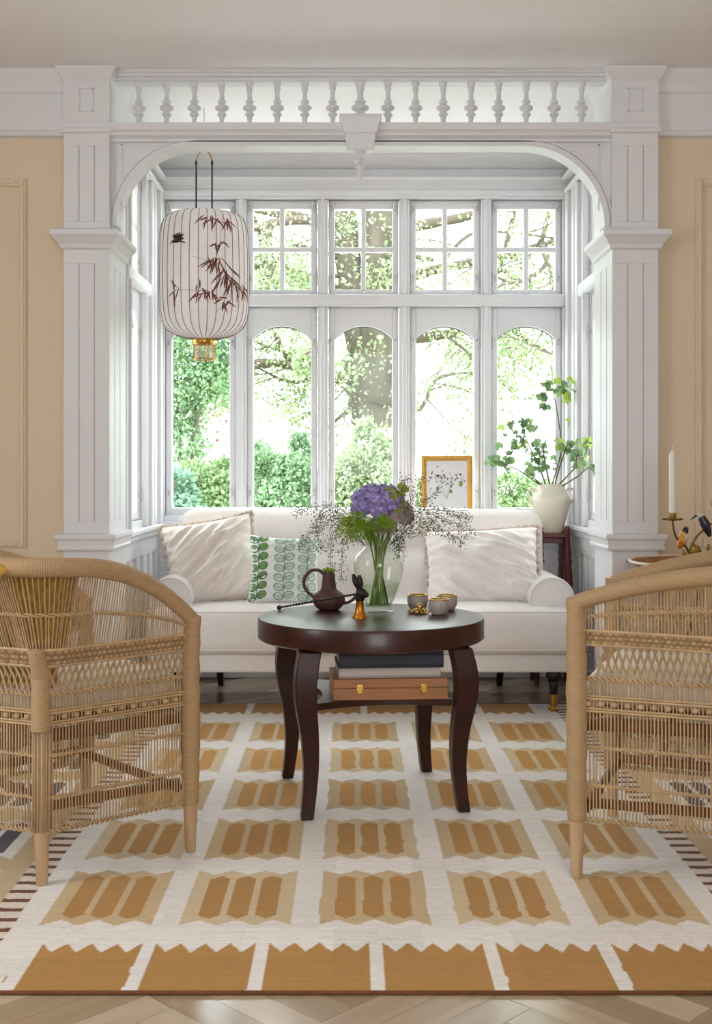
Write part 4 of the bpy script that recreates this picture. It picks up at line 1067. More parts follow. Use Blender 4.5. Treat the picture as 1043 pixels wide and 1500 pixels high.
# ------------------------------------------------------------------ lantern
M_SILK = mat('ivory_silk', (246,240,238), 0.8, spec=0.15, transl=0.55, var=0.02, vs=(12,12,40)); M_RIB = mat('lantern_rib', (120,100,96), 0.7)
M_PAINT = mat('brown_brush_paint', (112,64,58), 0.8, island=0.3); M_GILT = mat('gilded_metal', (186,140,62), 0.3, metal=0.9); M_CORD = mat('black_cord', (24,22,24), 0.7)
LD = 5.32; LX, _, LZ = px(299, 497, LD)
lan = thing('silk_lantern', (LX, LD, LZ), 0, 'white silk lantern with painted bamboo leaves, bird and gilt fittings', 'lantern')
lp = [(0.046, 0.0), (0.092, 0.008), (0.145, 0.028), (0.180, 0.060), (0.196, 0.105), (0.202, 0.17), (0.204, 0.28), (0.202, 0.40), (0.197, 0.48), (0.182, 0.535), (0.150, 0.560), (0.10, 0.568), (0.050, 0.572)]
LPs = [(p.x, p.y) for p in smoothpath([Vector((r, z, 0)) for r, z in lp], 5)]
lz = np.array([p[1] for p in LPs]); lr = np.array([p[0] for p in LPs])
NR = 32
m = MB(); nth = NR*4
for i, (r, z) in enumerate(LPs): pass
def shade(u, v):
    k = v*(len(LPs)-1); i = int(min(k, len(LPs)-2)); t = k-i; r = LPs[i][0]*(1-t)+LPs[i+1][0]*t; z = LPs[i][1]*(1-t)+LPs[i+1][1]*t
    a = 2*PI*u; r *= 1-0.018*abs(math.sin(NR/2*a)); return Vector((r*math.cos(a), r*math.sin(a), z))
m.grid(lambda u, v: shade(u, v), nth, len(LPs)-1, cu=True); sh = m.build('silk_shade', M_SILK, lan, smooth=True)
rib = None
for k in range(NR):
    a = 2*PI*k/NR
    if rib is None: rib = MB().tube([(r+0.0006, 0, z) for r, z in LPs], 0.0016, 5).build('rib', M_RIB, lan, smooth=True)
    else: dup(rib, lan, rot=(0, 0, a))
def on_shade(x, y, o=0.0022):                      # photo pixel -> point on the camera side of the shade
    X, Y, Zz = px(x, y, LD-0.12); dx = X-LX*(LD-0.12)/LD*1.0; z = Zz-LZ; z = max(0.01, min(0.565, z)); r = float(np.interp(z, lz, lr))+o
    dx = max(-0.985*r, min(0.985*r, dx)); return Vector((dx, -math.sqrt(r*r-dx*dx), z))
m = MB(); rn = random.Random(21)
def pleaf(x, y, ang, L, wd=2.2):
    n = 5; up = []; dn = []
    for i in range(n+1):
        t = i/n; cx_, cy_ = x+math.cos(ang)*L*t, y+math.sin(ang)*L*t+2.0*t*t; hw = wd*math.sin(PI*min(1, 0.08+t*0.92))**0.8
        up.append(on_shade(cx_-math.sin(ang)*hw, cy_+math.cos(ang)*hw)); dn.append(on_shade(cx_+math.sin(ang)*hw, cy_-math.cos(ang)*hw))
    vs = up+dn; m.add(vs, [(i, i+1, n+2+i, n+1+i) for i in range(n)])
for cx_, cy_, k, L, a0, a1 in ((322, 322, 9, 19, .2, 2.9), (336, 325, 7, 17, .2, 2.0), (312, 323, 4, 15, 1.6, 3.0), (328, 358, 9, 15, -.2, 3.2), (316, 382, 9, 22, .9, 2.9), (328, 385, 10, 24, .6, 2.4), (338, 398, 11, 26, .5, 2.3),
                              (346, 410, 9, 24, .5, 2.2), (356, 418, 7, 22, .5, 2.0), (334, 408, 7, 22, 1.1, 2.4), (302, 430, 8, 20, .6, 3.2), (314, 430, 8, 17, .5, 2.5), (301, 428, 3, 15, -1.8, -1.2), (338, 442, 8, 13, .3, 3.4), (266, 425, 5, 20, 1.2, 3.0), (268, 424, 2, 16, -2.2, -1.6)):
    for q in range(max(2, int(k*.75))): pleaf(cx_+rn.uniform(-6, 6), cy_+rn.uniform(-4, 4), a0+(a1-a0)*(q+.5)/max(2, int(k*.75))+rn.uniform(-.2, .2), L*rn.uniform(.75, 1.25), rn.uniform(.8, 1.45))
for a, b in (((332, 318), (330, 360)), ((330, 360), (322, 392)), ((322, 392), (345, 440)), ((290, 380), (318, 388)), ((270, 428), (305, 430)), ((345, 440), (322, 462))):
    pp_ = [on_shade(a[0]+(b[0]-a[0])*i/8, a[1]+(b[1]-a[1])*i/8) for i in range(9)]; m.tube(pp_, 0.0008, 4)
m.build('painted_bamboo', M_PAINT, sh)
m = MB()
for q in range(6): pleaf(264+q*1.5, 354, -1.95+q*0.2, 13-abs(q-3), 1.4)
pleaf(258, 357, -0.1, 17, 3.0); pleaf(272, 358, 0.1, 9, 1.2); pleaf(259, 358, 2.9, 4, .8)
for q in range(4): pleaf(266+q, 356, -0.9+q*0.18, 11, 1.3)
m.build('painted_bird', mat('dark_brush_paint', (66,36,36), 0.8), sh)
MB().lathe([(0.050, 0.562), (0.052, 0.568), (0.052, 0.578), (0.047, 0.580), (0.047, 0.565)], 32, cap=False).build('top_ring', M_GILT, lan, smooth=True, angle=40)
m = MB(); m.lathe([(0.048, 0.004), (0.050, 0.0), (0.050, -0.022), (0.047, -0.026), (0.044, -0.022), (0.044, 0.002)], 32, cap=False)
for k in range(8):
    a = 2*PI*k/8+.39; m.tube([(0.048*math.cos(a), 0.048*math.sin(a), -0.024), (0.048*math.cos(a), 0.048*math.sin(a), -0.092)], 0.0022, 6)
m.tube([(0.048*math.cos(2*PI*i/32), 0.048*math.sin(2*PI*i/32), -0.092) for i in range(32)], 0.0028, 6, closed=True)
m.build('bottom_cage', M_GILT, lan, smooth=True, angle=50)
m = MB(); rn = random.Random(9)
for k in range(22):
    a = 2*PI*k/22
    for z in range(5): m.ell((0.043*math.cos(a), 0.043*math.sin(a), -0.034-z*0.013), (0.0036, 0.0036, 0.006), 6, 5)
m.build('bead_fringe', mat('pale_bead', (226,214,190), 0.2, spec=0.8), lan, smooth=True)
for sx in (-1, 1):
    MB().tube([(sx*0.036, 0, 0.575), (sx*0.036, 0, 0.795)], 0.0036, 8).build('cord', M_CORD, lan, smooth=True)
    MB().ell((sx*0.036, 0, 0.80), (0.0055, 0.0055, 0.011), 10, 8).build('knot', M_CORD, lan, smooth=True)
hp = [(0.036*math.cos(a), 0, 0.802+0.052*math.sin(a)) for a in [PI*i/20 for i in range(21)]]
MB().tube(hp, 0.0032, 8).build('hoop', M_GILT, lan, smooth=True)
MB().tube([(0, 0, 0.853), (0, 0, CEIL-LZ-0.002)], 0.0012, 6).build('hanging_thread', M_CORD, lan)

# ------------------------------------------------------------------ gilt frame on the sill
SILL = 0.815
pf = thing('picture_frame', (0.494, 6.065, SILL), rot=(math.radians(-4), 0, 0), label='gilt framed botanical print leaning against the window above the sofa', cat='picture')
M_GFR = mat('gilt_wood', (206,156,74), 0.38, metal=0.55, var=0.1, vs=(12,12,12)); fw, fh, ft = 0.132, 0.345, 0.026
for nm, pol in (('l', 0), ('r', 1), ('b', 2), ('t', 3)):
    m = MB()
    o4 = [(-fw, 0), (fw, 0), (fw, fh), (-fw, fh)]; i4 = [(-fw+ft, ft), (fw-ft, ft), (fw-ft, fh-ft), (-fw+ft, fh-ft)]; k4 = [(-fw+ft*.45, ft*.45), (fw-ft*.45, ft*.45), (fw-ft*.45, fh-ft*.45), (-fw+ft*.45, fh-ft*.45)]
    e = {'b': (0, 1), 'r': (1, 2), 't': (2, 3), 'l': (3, 0)}[nm]; vs = []
    for q in e: vs += [(o4[q][0], 0.016, o4[q][1]), (o4[q][0], 0.0, o4[q][1]), (k4[q][0], -0.007, k4[q][1]), (i4[q][0], 0.003, i4[q][1]), (i4[q][0], 0.016, i4[q][1])]
    m.add(vs, [(0,1,6,5), (1,2,7,6), (2,3,8,7), (3,4,9,8), (4,0,5,9), (0,4,3,2,1), (5,6,7,8,9)]); m.build('frame_side', M_GFR, pf)
pr_ = MB().box(-fw+ft, fw-ft, 0.006, 0.012, ft, fh-ft).build('print', mat('print_paper', (232,230,232), 0.7), pf)
m = MB(); m2 = MB(); rn = random.Random(5)
def disc(mm, x, z, r, y, n=8, sq=1.0): mm.add([(x+r*math.cos(2*PI*k/n), y, z+r*sq*math.sin(2*PI*k/n)) for k in range(n)], [tuple(range(n))])
for i in range(75):
    t = rn.random(); x = -0.09+0.18*t+rn.gauss(0, .006); z = 0.235+0.02*math.sin(t*9)-0.05*abs(t-.4)+rn.gauss(0, .016); disc(m, x, z, rn.uniform(.0015, .0045), 0.0055)
for i in range(30): disc(m, rn.uniform(-.08, .09), rn.uniform(.27, .31), rn.uniform(.0008, .0016), 0.0055)
for i in range(6): m.tube([(0.0, .0055, .12), (rn.uniform(-.05, .05), .0055, .19), (rn.uniform(-.09, .09), .0055, .24)], 0.0006, 4)
m.build('ink_seeds', mat('print_ink', (60,58,60), 0.8), pr_)
for x, z, r in ((.072, .20, .011), (-.048, .175, .009), (.02, .16, .008)): disc(m2, x, z, r, 0.0053, 10, 1.4)
m2.build('green_leaf_print', mat('print_green', (132,150,84), 0.8), pr_)

# ------------------------------------------------------------------ urn, plant and stand
M_RED = mat('dark_red_wood', (112,48,42), 0.32, rgb2=(88,34,30), vs=(10,10,3), coat=0.3); M_URN = mat('cream_glazed_clay', (238,230,212), 0.25, rgb2=(228,216,190), vs=(6,6,6), coat=0.4)
UX, UY = 1.018, 5.985; ST = 0.766
sd = thing('plant_stand', (UX, UY, 0), 0, 'dark red wooden stand with turned splayed legs and finials under the cream urn', 'plant stand')
MB().box(-0.072, 0.072, -0.085, 0.085, ST-0.022, ST).build('stand_top', M_RED, sd, bev=0.004)
MB().box(-0.05, 0.05, -0.06, 0.06, ST-0.05, ST-0.022).build('apron', M_RED, sd, bev=0.003)
lg = [(0.010, 0), (0.013, 0.05), (0.017, 0.14), (0.013, 0.17), (0.018, 0.18), (0.012, 0.20), (0.014, 0.30), (0.021, 0.46), (0.024, 0.56), (0.018, 0.61), (0.024, 0.625), (0.016, 0.64), (0.021, 0.655), (0.017, 0.68), (0.015, 0.75), (0.019, 0.763), (0.019, 0.772), (0.012, 0.78), (0.015, 0.79), (0.009, 0.80)]
for sx, sy in ((1, -1), (-1, -1), (1, 1), (-1, 1)):
    tx = -0.02*sx
    Ml = Matrix(((1, 0, tx/0.78*1.0, 0.066*sx-tx*1.0), (0, 1, 0, 0.075*sy), (0, 0, 1, 0), (0, 0, 0, 1)))
    MB().lathe(lg, 14, M=Ml).build('leg', M_RED, sd, smooth=True, angle=50)
urn = thing('urn', (UX, UY, ST), 0, 'cream glazed two-handled urn holding a leafy geranium', 'urn')
up_ = [(0.056, 0), (0.060, 0.004), (0.064, 0.02), (0.078, 0.08), (0.092, 0.135), (0.096, 0.165), (0.090, 0.19), (0.078, 0.208), (0.071, 0.222), (0.070, 0.236), (0.074, 0.248)]
sm = [(p.x, p.y) for p in smoothpath([Vector((r, z, 0)) for r, z in up_], 4)]
MB().lathe([(0.001, 0)]+sm+[(r-0.006, z) for r, z in reversed(sm) if z > 0.15]+[(0.001, 0.16)], 40, cap=False).build('urn_body', M_URN, urn, smooth=True, angle=60)
for sx in (-1, 1):
    MB().tube(smoothpath([(sx*0.068, 0, 0.205), (sx*0.085, 0, 0.222), (sx*0.108, 0, 0.222), (sx*0.120, 0, 0.200), (sx*0.112, 0, 0.172), (sx*0.092, 0, 0.150)], 6), 0.0075, 10).build('handle', M_URN, urn, smooth=True)
pl = thing('potted_geranium', (UX, UY, ST+0.16), 0, 'leggy geranium with scalloped green leaves growing from the cream urn', 'plant')
MB().lathe([(0.001, 0.0), (0.063, 0.002), (0.063, 0.03), (0.001, 0.036)], 24, cap=False).build('soil', mat('potting_soil', (62,48,38), 0.95), pl)
M_GER = [mat('geranium_leaf_%d' % i, c, 0.55, rgb2=d, vs=(40,40,40), transl=0.5) for i, (c, d) in enumerate([((140,170,120), (116,148,100)), ((164,190,142), (140,170,120)), ((190,214,108), (168,198,96)), ((118,146,108), (98,126,92))])]
M_GST = mat('geranium_stem', (112,116,72), 0.6, rgb2=(96,78,56), vs=(20,20,10))
# scalloped leaf, shared by every leaf copy
lm = MB(); vs = [Vector((0, 0, 0))]; n = 20
for k in range(n):
    a = 2*PI*(k+.5)/n-PI/2; rr = (1.0+0.09*math.cos(5*a*1.0))*(1.0 if abs(k-n/2+.5) < n/2-1 else 0.35); vs.append(Vector((rr*math.cos(a), rr*math.sin(a)+0.25, 0.18*abs(math.cos(a))+0.12*rr*math.sin(3*a))))
lm.add(vs, [(0, 1+k, 1+(k+1) % n) for k in range(n)])
lmesh = []
for k in range(4): lmesh.append(lm.build('leaf', M_GER[k], pl, smooth=True))
lused = [False]*4; rn = random.Random(31); O = Vector((UX, UY, ST+0.16))
def gleaf(p, size, k):
    o = lmesh[k] if not lused[k] else dup(lmesh[k], pl)
    lused[k] = True; o.location = p; o.scale = (size,)*3; o.rotation_euler = (rn.uniform(0.4, 1.5), rn.uniform(-.5, .5), rn.uniform(-PI, PI)*0.55)
YMAX = YB-0.10-O.y
def gp(x, y, d):
    if x > 815: d = min(d, 1.095*FPX/(x-515.0))          # keep clear of the bay's side wall
    p = Vector(px(x, y, d))-O; p.y = min(p.y, YMAX); return p
stems = [[(808, 712, 5.98), (822, 660, 5.97), (818, 615, 5.96), (810, 572, 5.95)], [(800, 714, 5.98), (792, 690, 5.95), (776, 655, 5.92), (765, 628, 5.9)],
         [(795, 714, 5.97), (770, 695, 5.93), (740, 680, 5.9), (722, 676, 5.88)], [(815, 714, 5.97), (838, 690, 5.93), (855, 670, 5.9), (860, 655, 5.88)], [(806, 714, 5.96), (800, 685, 5.9), (796, 660, 5.88), (800, 645, 5.87)],
         [(812, 714, 5.96), (818, 690, 5.88), (826, 665, 5.86), (832, 650, 5.85)], [(798, 714, 5.96), (782, 700, 5.9), (775, 690, 5.87), (768, 690, 5.85)], [(820, 714, 5.98), (846, 698, 5.9), (862, 685, 5.87), (868, 690, 5.86)]]
for st_ in stems:
    pth = smoothpath([gp(*q) for q in st_], 6); pth[0].z = 0.02
    MB().tube(pth, [0.0042-0.002*i/len(pth) for i in range(len(pth))], 7).build('stem', M_GST, pl, smooth=True)
clusters = [(800, 566, 6, 12, 0), (825, 570, 9, 13, 2), (832, 585, 4, 8, 2), (796, 585, 4, 7, 0), (797, 598, 2, 4, 3), (833, 617, 1, 2, 2), (773, 622, 6, 13, 3), (752, 628, 4, 10, 3), (782, 630, 3, 8, 1), (750, 655, 6, 14, 0), (722, 676, 7, 11, 1), (740, 680, 6, 12, 0), (790, 660, 11, 18, 1), (800, 680, 7, 18, 0), (830, 655, 10, 14, 1), (845, 670, 8, 14, 1), (860, 652, 5, 9, 2), (855, 682, 4, 8, 1), (775, 690, 5, 11, 1), (870, 690, 2, 6, 1), (765, 645, 5, 12, 3)]
for cx_, cy_, k, sp, mi in clusters:
    for q in range(int(k*2.2)+1):
        x, y = cx_+rn.gauss(0, sp*.55), cy_+rn.gauss(0, sp*.42); p = gp(x, y, 5.92+rn.uniform(-.07, .06)); gleaf(p, rn.uniform(.014, .023), mi if rn.random() < .7 else rn.randrange(4))
        if q % 2 == 0:
            c = gp(cx_, cy_+8, 5.92); MB().tube([c, (c+p)/2+Vector((0, 0, .008)), p], 0.0011, 5).build('leaf_stalk', M_GST, pl, smooth=True)

# ------------------------------------------------------------------ side table, tray and bird candlestick by the right wall
M_WOODT = mat('side_table_wood', (140,96,62), 0.45, var=0.12, vs=(4,20,20)); M_RATT = mat('rattan_tray', (172,122,78), 0.65, rgb2=(128,84,52), vs=(60,60,60), bump=0.4, bs=(80,80,80)); M_RIMW = mat('pale_tray_rim', (226,206,182), 0.5)
CXs, CYs = 1.40, 4.38; TT = 0.705
stb = thing('side_table', (CXs, CYs, 0), 0, 'round wooden side table behind the woven armchair by the cream wall', 'table')
MB().lathe([(0.001, TT-0.025), (0.29, TT-0.025), (0.30, TT-0.018), (0.30, TT-0.006), (0.292, TT), (0.001, TT)], 48, cap=False).build('table_top', M_WOODT, stb, smooth=True, angle=40)
for k in range(3):
    a = 2*PI*k/3+.5; MB().tube([(0.12*math.cos(a), 0.12*math.sin(a), TT-0.025), (0.16*math.cos(a), 0.16*math.sin(a), 0.35), (0.24*math.cos(a), 0.24*math.sin(a), 0.0)], [0.022, 0.02, 0.014], 12).build('leg', M_WOODT, stb, smooth=True)
ty = thing('round_tray', (CXs-0.02, CYs, TT), 0, 'round woven tray with pale rim under the bird candlestick', 'tray')
MB().lathe([(0.001, 0.0), (0.26, 0.0), (0.30, 0.010), (0.335, 0.034), (0.33, 0.036), (0.295, 0.014), (0.255, 0.005), (0.001, 0.005)], 48, cap=False).build('tray_dish', M_RATT, ty, smooth=True, angle=40)
MB().tube([(0.334*math.cos(2*PI*i/48), 0.334*math.sin(2*PI*i/48), 0.036) for i in range(48)], 0.006, 8, closed=True).build('tray_rim', M_RIMW, ty, smooth=True)
M_BRANCH = mat('aged_brass_branch', (112,86,48), 0.45, metal=0.7); M_LEAFB = mat('gilt_metal_leaf', (150,120,58), 0.4, metal=0.6, var=0.25, vs=(60,60,60))
CB = Vector((1.315, 4.36, TT+0.006)); cs = thing('bird_candlestick', CB, 0, 'branching metal candlestick with two painted birds and gilt leaves', 'candlestick')
def cp(x, y, d=4.36): return Vector(px(x, y, d))-CB
m = MB().lathe([(0.055, 0), (0.057, 0.006), (0.03, 0.014), (0.012, 0.022)], 28); m.build('foot', M_BRANCH, cs, smooth=True, angle=50)
def branch(pts, r0, r1):
    p = smoothpath(pts, 7); MB().tube(p, [r0+(r1-r0)*i/(len(p)-1) for i in range(len(p))], 8).build('branch', M_BRANCH, cs, smooth=True)
base = Vector((0, 0, 0.018))
branch([base, cp(1022, 832), cp(1004, 800), cp(990, 786), cp(985, 763)], 0.006, 0.0038)
branch([base, cp(1010, 815), cp(1018, 790), cp(1036, 772), cp(1060, 755)], 0.0055, 0.003)
branch([base, cp(1028, 822), cp(1037, 812), cp(1039, 800)], 0.004, 0.0025)
branch([base, cp(1030, 828), cp(1052, 800), cp(1078, 770), cp(1080, 762)], 0.006, 0.0038)
def candle_cup(c, nm):
    MB().lathe([(0.002, 0), (0.018, 0.001), (0.030, 0.006), (0.031, 0.009), (0.013, 0.006), (0.0145, 0.010), (0.0145, 0.030), (0.013, 0.030), (0.012, 0.010), (0.002, 0.008)], 20, c=c, cap=False).build('drip_cup', M_LEAFB, cs, smooth=True, angle=40)
    for k in range(6):
        a = k*PI/3; mm = MB(); mm.ell(Vector(c)+Vector((0.032*math.cos(a), 0.032*math.sin(a), 0.006)), (0.008, 0.008, 0.004), 8, 6); mm.build('drip_petal', M_BRANCH, cs, smooth=True)
c1 = cp(985, 763); c2 = cp(1080, 762); candle_cup(c1, ''); candle_cup(c2, '')
def mleaf(p, d, L, wd):
    d = Vector(d).normalized(); e = Vector((0, 1, 0)).cross(d).normalized(); mm = MB()
    n = 8; vs = []
    for i in range(n+1):
        t = i/n; w = wd*math.sin(PI*t)**.7
        for s in (-1, 0, 1): vs.append(p+d*L*t+e*w*s+Vector((0, 0.006*(1-abs(s))-0.004*math.sin(3*t), 0)))
    fs = [];
    for i in range(n):
        for j in range(2): fs.append((3*i+j, 3*i+j+1, 3*i+4+j, 3*i+3+j))
    mm.add(vs, fs); o = mm.build('gilt_leaf', M_LEAFB, cs, smooth=True); s_ = o.modifiers.new('thickness', 'SOLIDIFY'); s_.thickness = 0.0015
mleaf(cp(1020, 818), (-0.1, 0, 1), 0.055, 0.021); mleaf(cp(1004, 820), (-0.25, 0, 1), 0.04, 0.010); mleaf(cp(1036, 808), (0.15, 0, 1), 0.03, 0.008); mleaf(cp(1048, 745), (-0.3, 0, 1), 0.035, 0.012)
M_BY = mat('bird_yellow', (218,162,62), 0.4, var=0.15, vs=(60,60,60)); M_BO = mat('bird_orange', (198,110,34), 0.4); M_BD = mat('bird_dark', (46,40,46), 0.35); M_BG = mat('bird_blue_black', (40,46,58), 0.3, var=0.3, vs=(80,80,80)); M_BW = mat('bird_pale', (206,200,198), 0.4)
# bird bodies: one continuous mesh each, coloured by face groups
def bird(nm, path, radii, split, mats, beak, wing=None):
    b = thing(nm, (0, 0, 0)); b.parent = cs
    p = smoothpath(path, 5); R = np.interp(np.linspace(0, 1, len(p)), np.linspace(0, 1, len(radii)), radii)
    mm = MB(); mm.tube(p, [float(x) for x in R], 14); 
    o = mm.build('bird_body', mats, b, smooth=True)
    k = len(p); idx_ = []
    for i, poly in enumerate(o.data.polygons):
        c = poly.center; t = min(range(k), key=lambda q: (p[q]-c).length)/(k-1)
        idx_.append(sum(1 for s in split if t > s))
    o.data.polygons.foreach_set('material_index', idx_)
    MB().tube(beak, [0.0045, 0.001], 8).build('beak', M_BD, b, smooth=True)
    if wing:
        for sy in (-1, 1):
            q = MB(); q.ell(wing[0]+Vector((0, sy*wing[1], 0)), wing[2], 12, 8, wing[3]); q.build('wing', wing[4], b, smooth=True)
    return b
bird('yellow_bird', [cp(994, 803), cp(999, 793), cp(1001, 785), cp(1004, 777), cp(1006, 772)], [0.007, 0.016, 0.0195, 0.014, 0.011, 0.006], (0.22, 0.62), [M_BO, M_BY, M_BD], [cp(1007, 773, 4.345), cp(1007, 774, 4.325)], (cp(1003, 788), 0.012, (0.009, 0.006, 0.018), Matrix.Rotation(0.4, 3, 'Y'), M_BW))
bird('dark_bird', [cp(1040, 786), cp(1036, 775), cp(1031, 764), cp(1026, 756), cp(1021, 755)], [0.006, 0.014, 0.0185, 0.015, 0.011, 0.004], (0.72,), [M_BG, M_BW], [cp(1020, 755), cp(1011, 762)], (cp(1034, 770), 0.011, (0.009, 0.007, 0.024), Matrix.Rotation(-0.35, 3, 'Y'), M_BD))
M_WAX = mat('white_candle_wax', (246,240,230), 0.45, spec=0.4, transl=0.15)
def candle(c, label, h):
    b = CB+Vector(c)+Vector((0, 0, 0.0085)); t = thing('candle', b, 0, label, 'candle')
    MB().lathe([(0.0115, 0), (0.0125, 0.03), (0.0125, h-0.03), (0.0115, h-0.026), (0.003, h-0.010), (0.002, h-0.006)], 20).build('wax', M_WAX, t, smooth=True, angle=50)
    MB().tube([(0, 0, h-0.008), (0.0006, 0, h), (-0.001, 0, h+0.006)], 0.0022, 6).build('wick', M_WAX, t, smooth=True)
candle(c1, 'tall white taper candle in the cup near the yellow bird', 0.265)
# ------------------------------------------------------------------ the garden beyond the windows
GZ = -0.45
M_LAWN = mat('lawn', (168,176,140), 0.95, rgb2=(148,160,118), vs=(1.5,1.5,1.5))
struct(MB().box(-40, 40, 6.4, 60, GZ-0.1, GZ).build('ground', M_LAWN))
struct(MB().box(-6, 6, 6.36, 9.6, GZ, GZ+0.04).build('added_bounce_slab', mat('bounce_slab_pale', (226,222,214), 0.8, var=0.05, vs=(3,3,3))))  # unseen pale slab, added to bounce skylight up onto the bay ceiling
M_BARK = mat('grey_bark', (112,100,88), 0.9, rgb2=(70,68,54), vs=(6,6,2), bump=0.8, bs=(14,14,4), bdist=0.04); M_TWIG = mat('twig_bark', (96,84,72), 0.9)
M_L1 = mat('fresh_leaf', (138,162,112), 0.6, island=0.5, transl=0.5); M_L2 = mat('pale_leaf', (164,180,138), 0.6, island=0.45, transl=0.5); M_L3 = mat('deep_leaf', (132,162,120), 0.6, island=0.55, transl=0.4); M_L4 = mat('blueish_leaf', (126,160,134), 0.6, island=0.35, transl=0.4)
def leafcloud(name, P, size, m_, parent, seed, droop=0.0):
    rg = np.random.default_rng(seed); n = len(P); d = rg.normal(0, 1, (n, 3)); d[:, 2] -= droop; d /= np.linalg.norm(d, axis=1)[:, None]
    q = rg.normal(0, 1, (n, 3)); e = np.cross(d, q); e /= np.linalg.norm(e, axis=1)[:, None]
    L = size*rg.uniform(.6, 1.3, (n, 1)); nn = np.cross(d, e)
    V = np.stack([P, P+d*L*.45+e*L*.3, P+d*L+nn*L*.12, P+d*L*.45-e*L*.3], 1).reshape(-1, 3)
    F = np.arange(4*n).reshape(-1, 4)
    me = bpy.data.meshes.new(name); me.vertices.add(4*n); me.vertices.foreach_set('co', V.astype(np.float32).ravel()); me.loops.add(4*n); me.loops.foreach_set('vertex_index', F.astype(np.int32).ravel())
    me.polygons.add(n); me.polygons.foreach_set('loop_start', (np.arange(n)*4).astype(np.int32)); me.update(calc_edges=True); me.materials.append(m_)
    o = bpy.data.objects.new(name, me); COL.objects.link(o); o.parent = parent; o['kind'] = 'stuff'; return o
# big two-stemmed tree
rt = random.Random(12); B0 = Vector((0.30, 14.0, GZ))
tr = thing('garden_tree', B0, 0, 'old two-stemmed tree with rough bark and pale spring leaves outside the middle window', 'tree')
def at_(x, y, d): return Vector(px(x, y, d))-B0
m = MB()
def limb(pts, r0, r1, n=10, mm=None):
    p = smoothpath(pts, 6); k = len(p)
    (mm or m).tube([q+Vector((rt.uniform(-.3, .3)*r0*.2, 0, 0)) for q in p], [(r0+(r1-r0)*i/(k-1))*rt.uniform(.93, 1.07) for i in range(k)], n); return p
limb([Vector((0, 0, -.1)), at_(552, 660, 14), at_(540, 590, 14), at_(528, 520, 14)], 0.30, 0.22, 14)
limb([at_(545, 610, 14), at_(524, 480, 14), at_(510, 380, 14), at_(500, 240, 14), at_(480, 0, 14)], 0.20, 0.12, 12)
limb([at_(548, 590, 13.95), at_(556, 480, 13.9), at_(557, 360, 13.9), at_(562, 200, 13.9), at_(570, 0, 13.9)], 0.25, 0.16, 14)
m.build('trunk', M_BARK, tr, smooth=True)
tw = MB(); tips = []
def grow(p, d, L, r, lev):
    pts = [p]; 
    for i in range(4): d = (d+Vector((rt.uniform(-.35, .35), rt.uniform(-.35, .35), rt.uniform(-.3, .22)))).normalized(); pts.append(pts[-1]+d*L/4)
    q = limb(pts, r, r*.45, 6 if lev < 2 else 4, tw)
    if lev >= 1: tips.extend((x, 0.10) for x in q[::2])
    if lev < 3:
        for k in range(3 if lev < 2 else 3):
            j = rt.randrange(len(q)//3, len(q)); nd = (d+Vector((rt.uniform(-1, 1), rt.uniform(-.8, .8), rt.uniform(-.7, .6)))).normalized(); grow(q[j], nd, L*.62, r*.5, lev+1)
for a in ([(515, 430, 14), (-1, -.1, .25), 2.2], [(510, 360, 14), (-1, .1, .5), 2.4], [(535, 560, 14), (-1, -.3, .35), 1.6], [(560, 420, 13.9), (1, -.1, .3), 2.6], [(558, 500, 13.9), (1, .2, .22), 2.3], [(560, 300, 13.9), (1, -.2, .55), 2.6], [(505, 300, 14), (-1, -.2, .3), 2.6], [(562, 260, 13.9), (1, .1, .1), 3.0], [(508, 330, 14), (-.8, -.6, .1), 2.2], [(560, 340, 13.9), (.9, -.6, 0), 2.4], [(500, 240, 14), (-1, 0, -.05), 3.0], [(562, 240, 13.9), (.8, -.7, .1), 2.6], [(505, 250, 14), (.2, -1, .1), 1.8]):
    grow(at_(*a[0]), Vector(a[1]).normalized(), a[2], 0.07, 0)
# long bare boughs that cross the windows
for bp_ in ([(560, 520, 13.9), (610, 600, 13.6), (640, 555, 13.3), (700, 545, 13.0)], [(560, 450, 13.9), (650, 490, 13.5), (690, 520, 13.2)], [(515, 470, 14), (450, 520, 13.7), (372, 500, 13.3)], [(545, 590, 14), (500, 610, 13.7), (470, 640, 13.5)], [(520, 520, 14), (440, 560, 13.6), (380, 540, 13.2)], [(560, 400, 13.9), (720, 470, 13.4), (810, 520, 13.0)], [(540, 600, 14), (505, 570, 13.6), (492, 560, 13.4)], [(560, 360, 13.9), (640, 380, 13.5), (700, 340, 13.2), (820, 350, 13)], [(505, 380, 14), (430, 360, 13.6), (370, 390, 13.3)], [(505, 400, 14), (440, 410, 13.6), (380, 330, 13.3)]):
    q = limb([at_(*z) for z in bp_], 0.035, 0.012, 5, tw); tips.extend((x, .10) for x in q[4::3])
    for k in range(5):
        j = rt.randrange(4, len(q)); grow(q[j], Vector((rt.uniform(-1, 1), rt.uniform(-.4, .4), rt.uniform(-.8, .5))), .7, .012, 2)
o = tw.build('branches', M_TWIG, tr, smooth=True)
rg = np.random.default_rng(5); TP = np.array([[*t[0]] for t in tips]); sel = rg.integers(0, len(TP), 30000)
P = TP[sel]+rg.normal(0, .11, (len(sel), 3)); leafcloud('crown', P, 0.055, M_L2, tr, 6, .6)
P = TP[rg.integers(0, len(TP), 14000)]+rg.normal(0, .12, (14000, 3)); P2 = np.stack([rg.uniform(-3.2, 4.2, 9000), rg.uniform(-1.5, 2.0, 9000), 3.0+rg.gamma(2.0, .75, 9000)], 1)
P2 = P2[np.sin(P2[:, 0]*3.1+P2[:, 2]*2)+np.sin(P2[:, 1]*4-P2[:, 2]*3.3+P2[:, 0]) > -.2]; leafcloud('crown_outer_leaves', P2, 0.06, M_L2, tr, 9, .6)
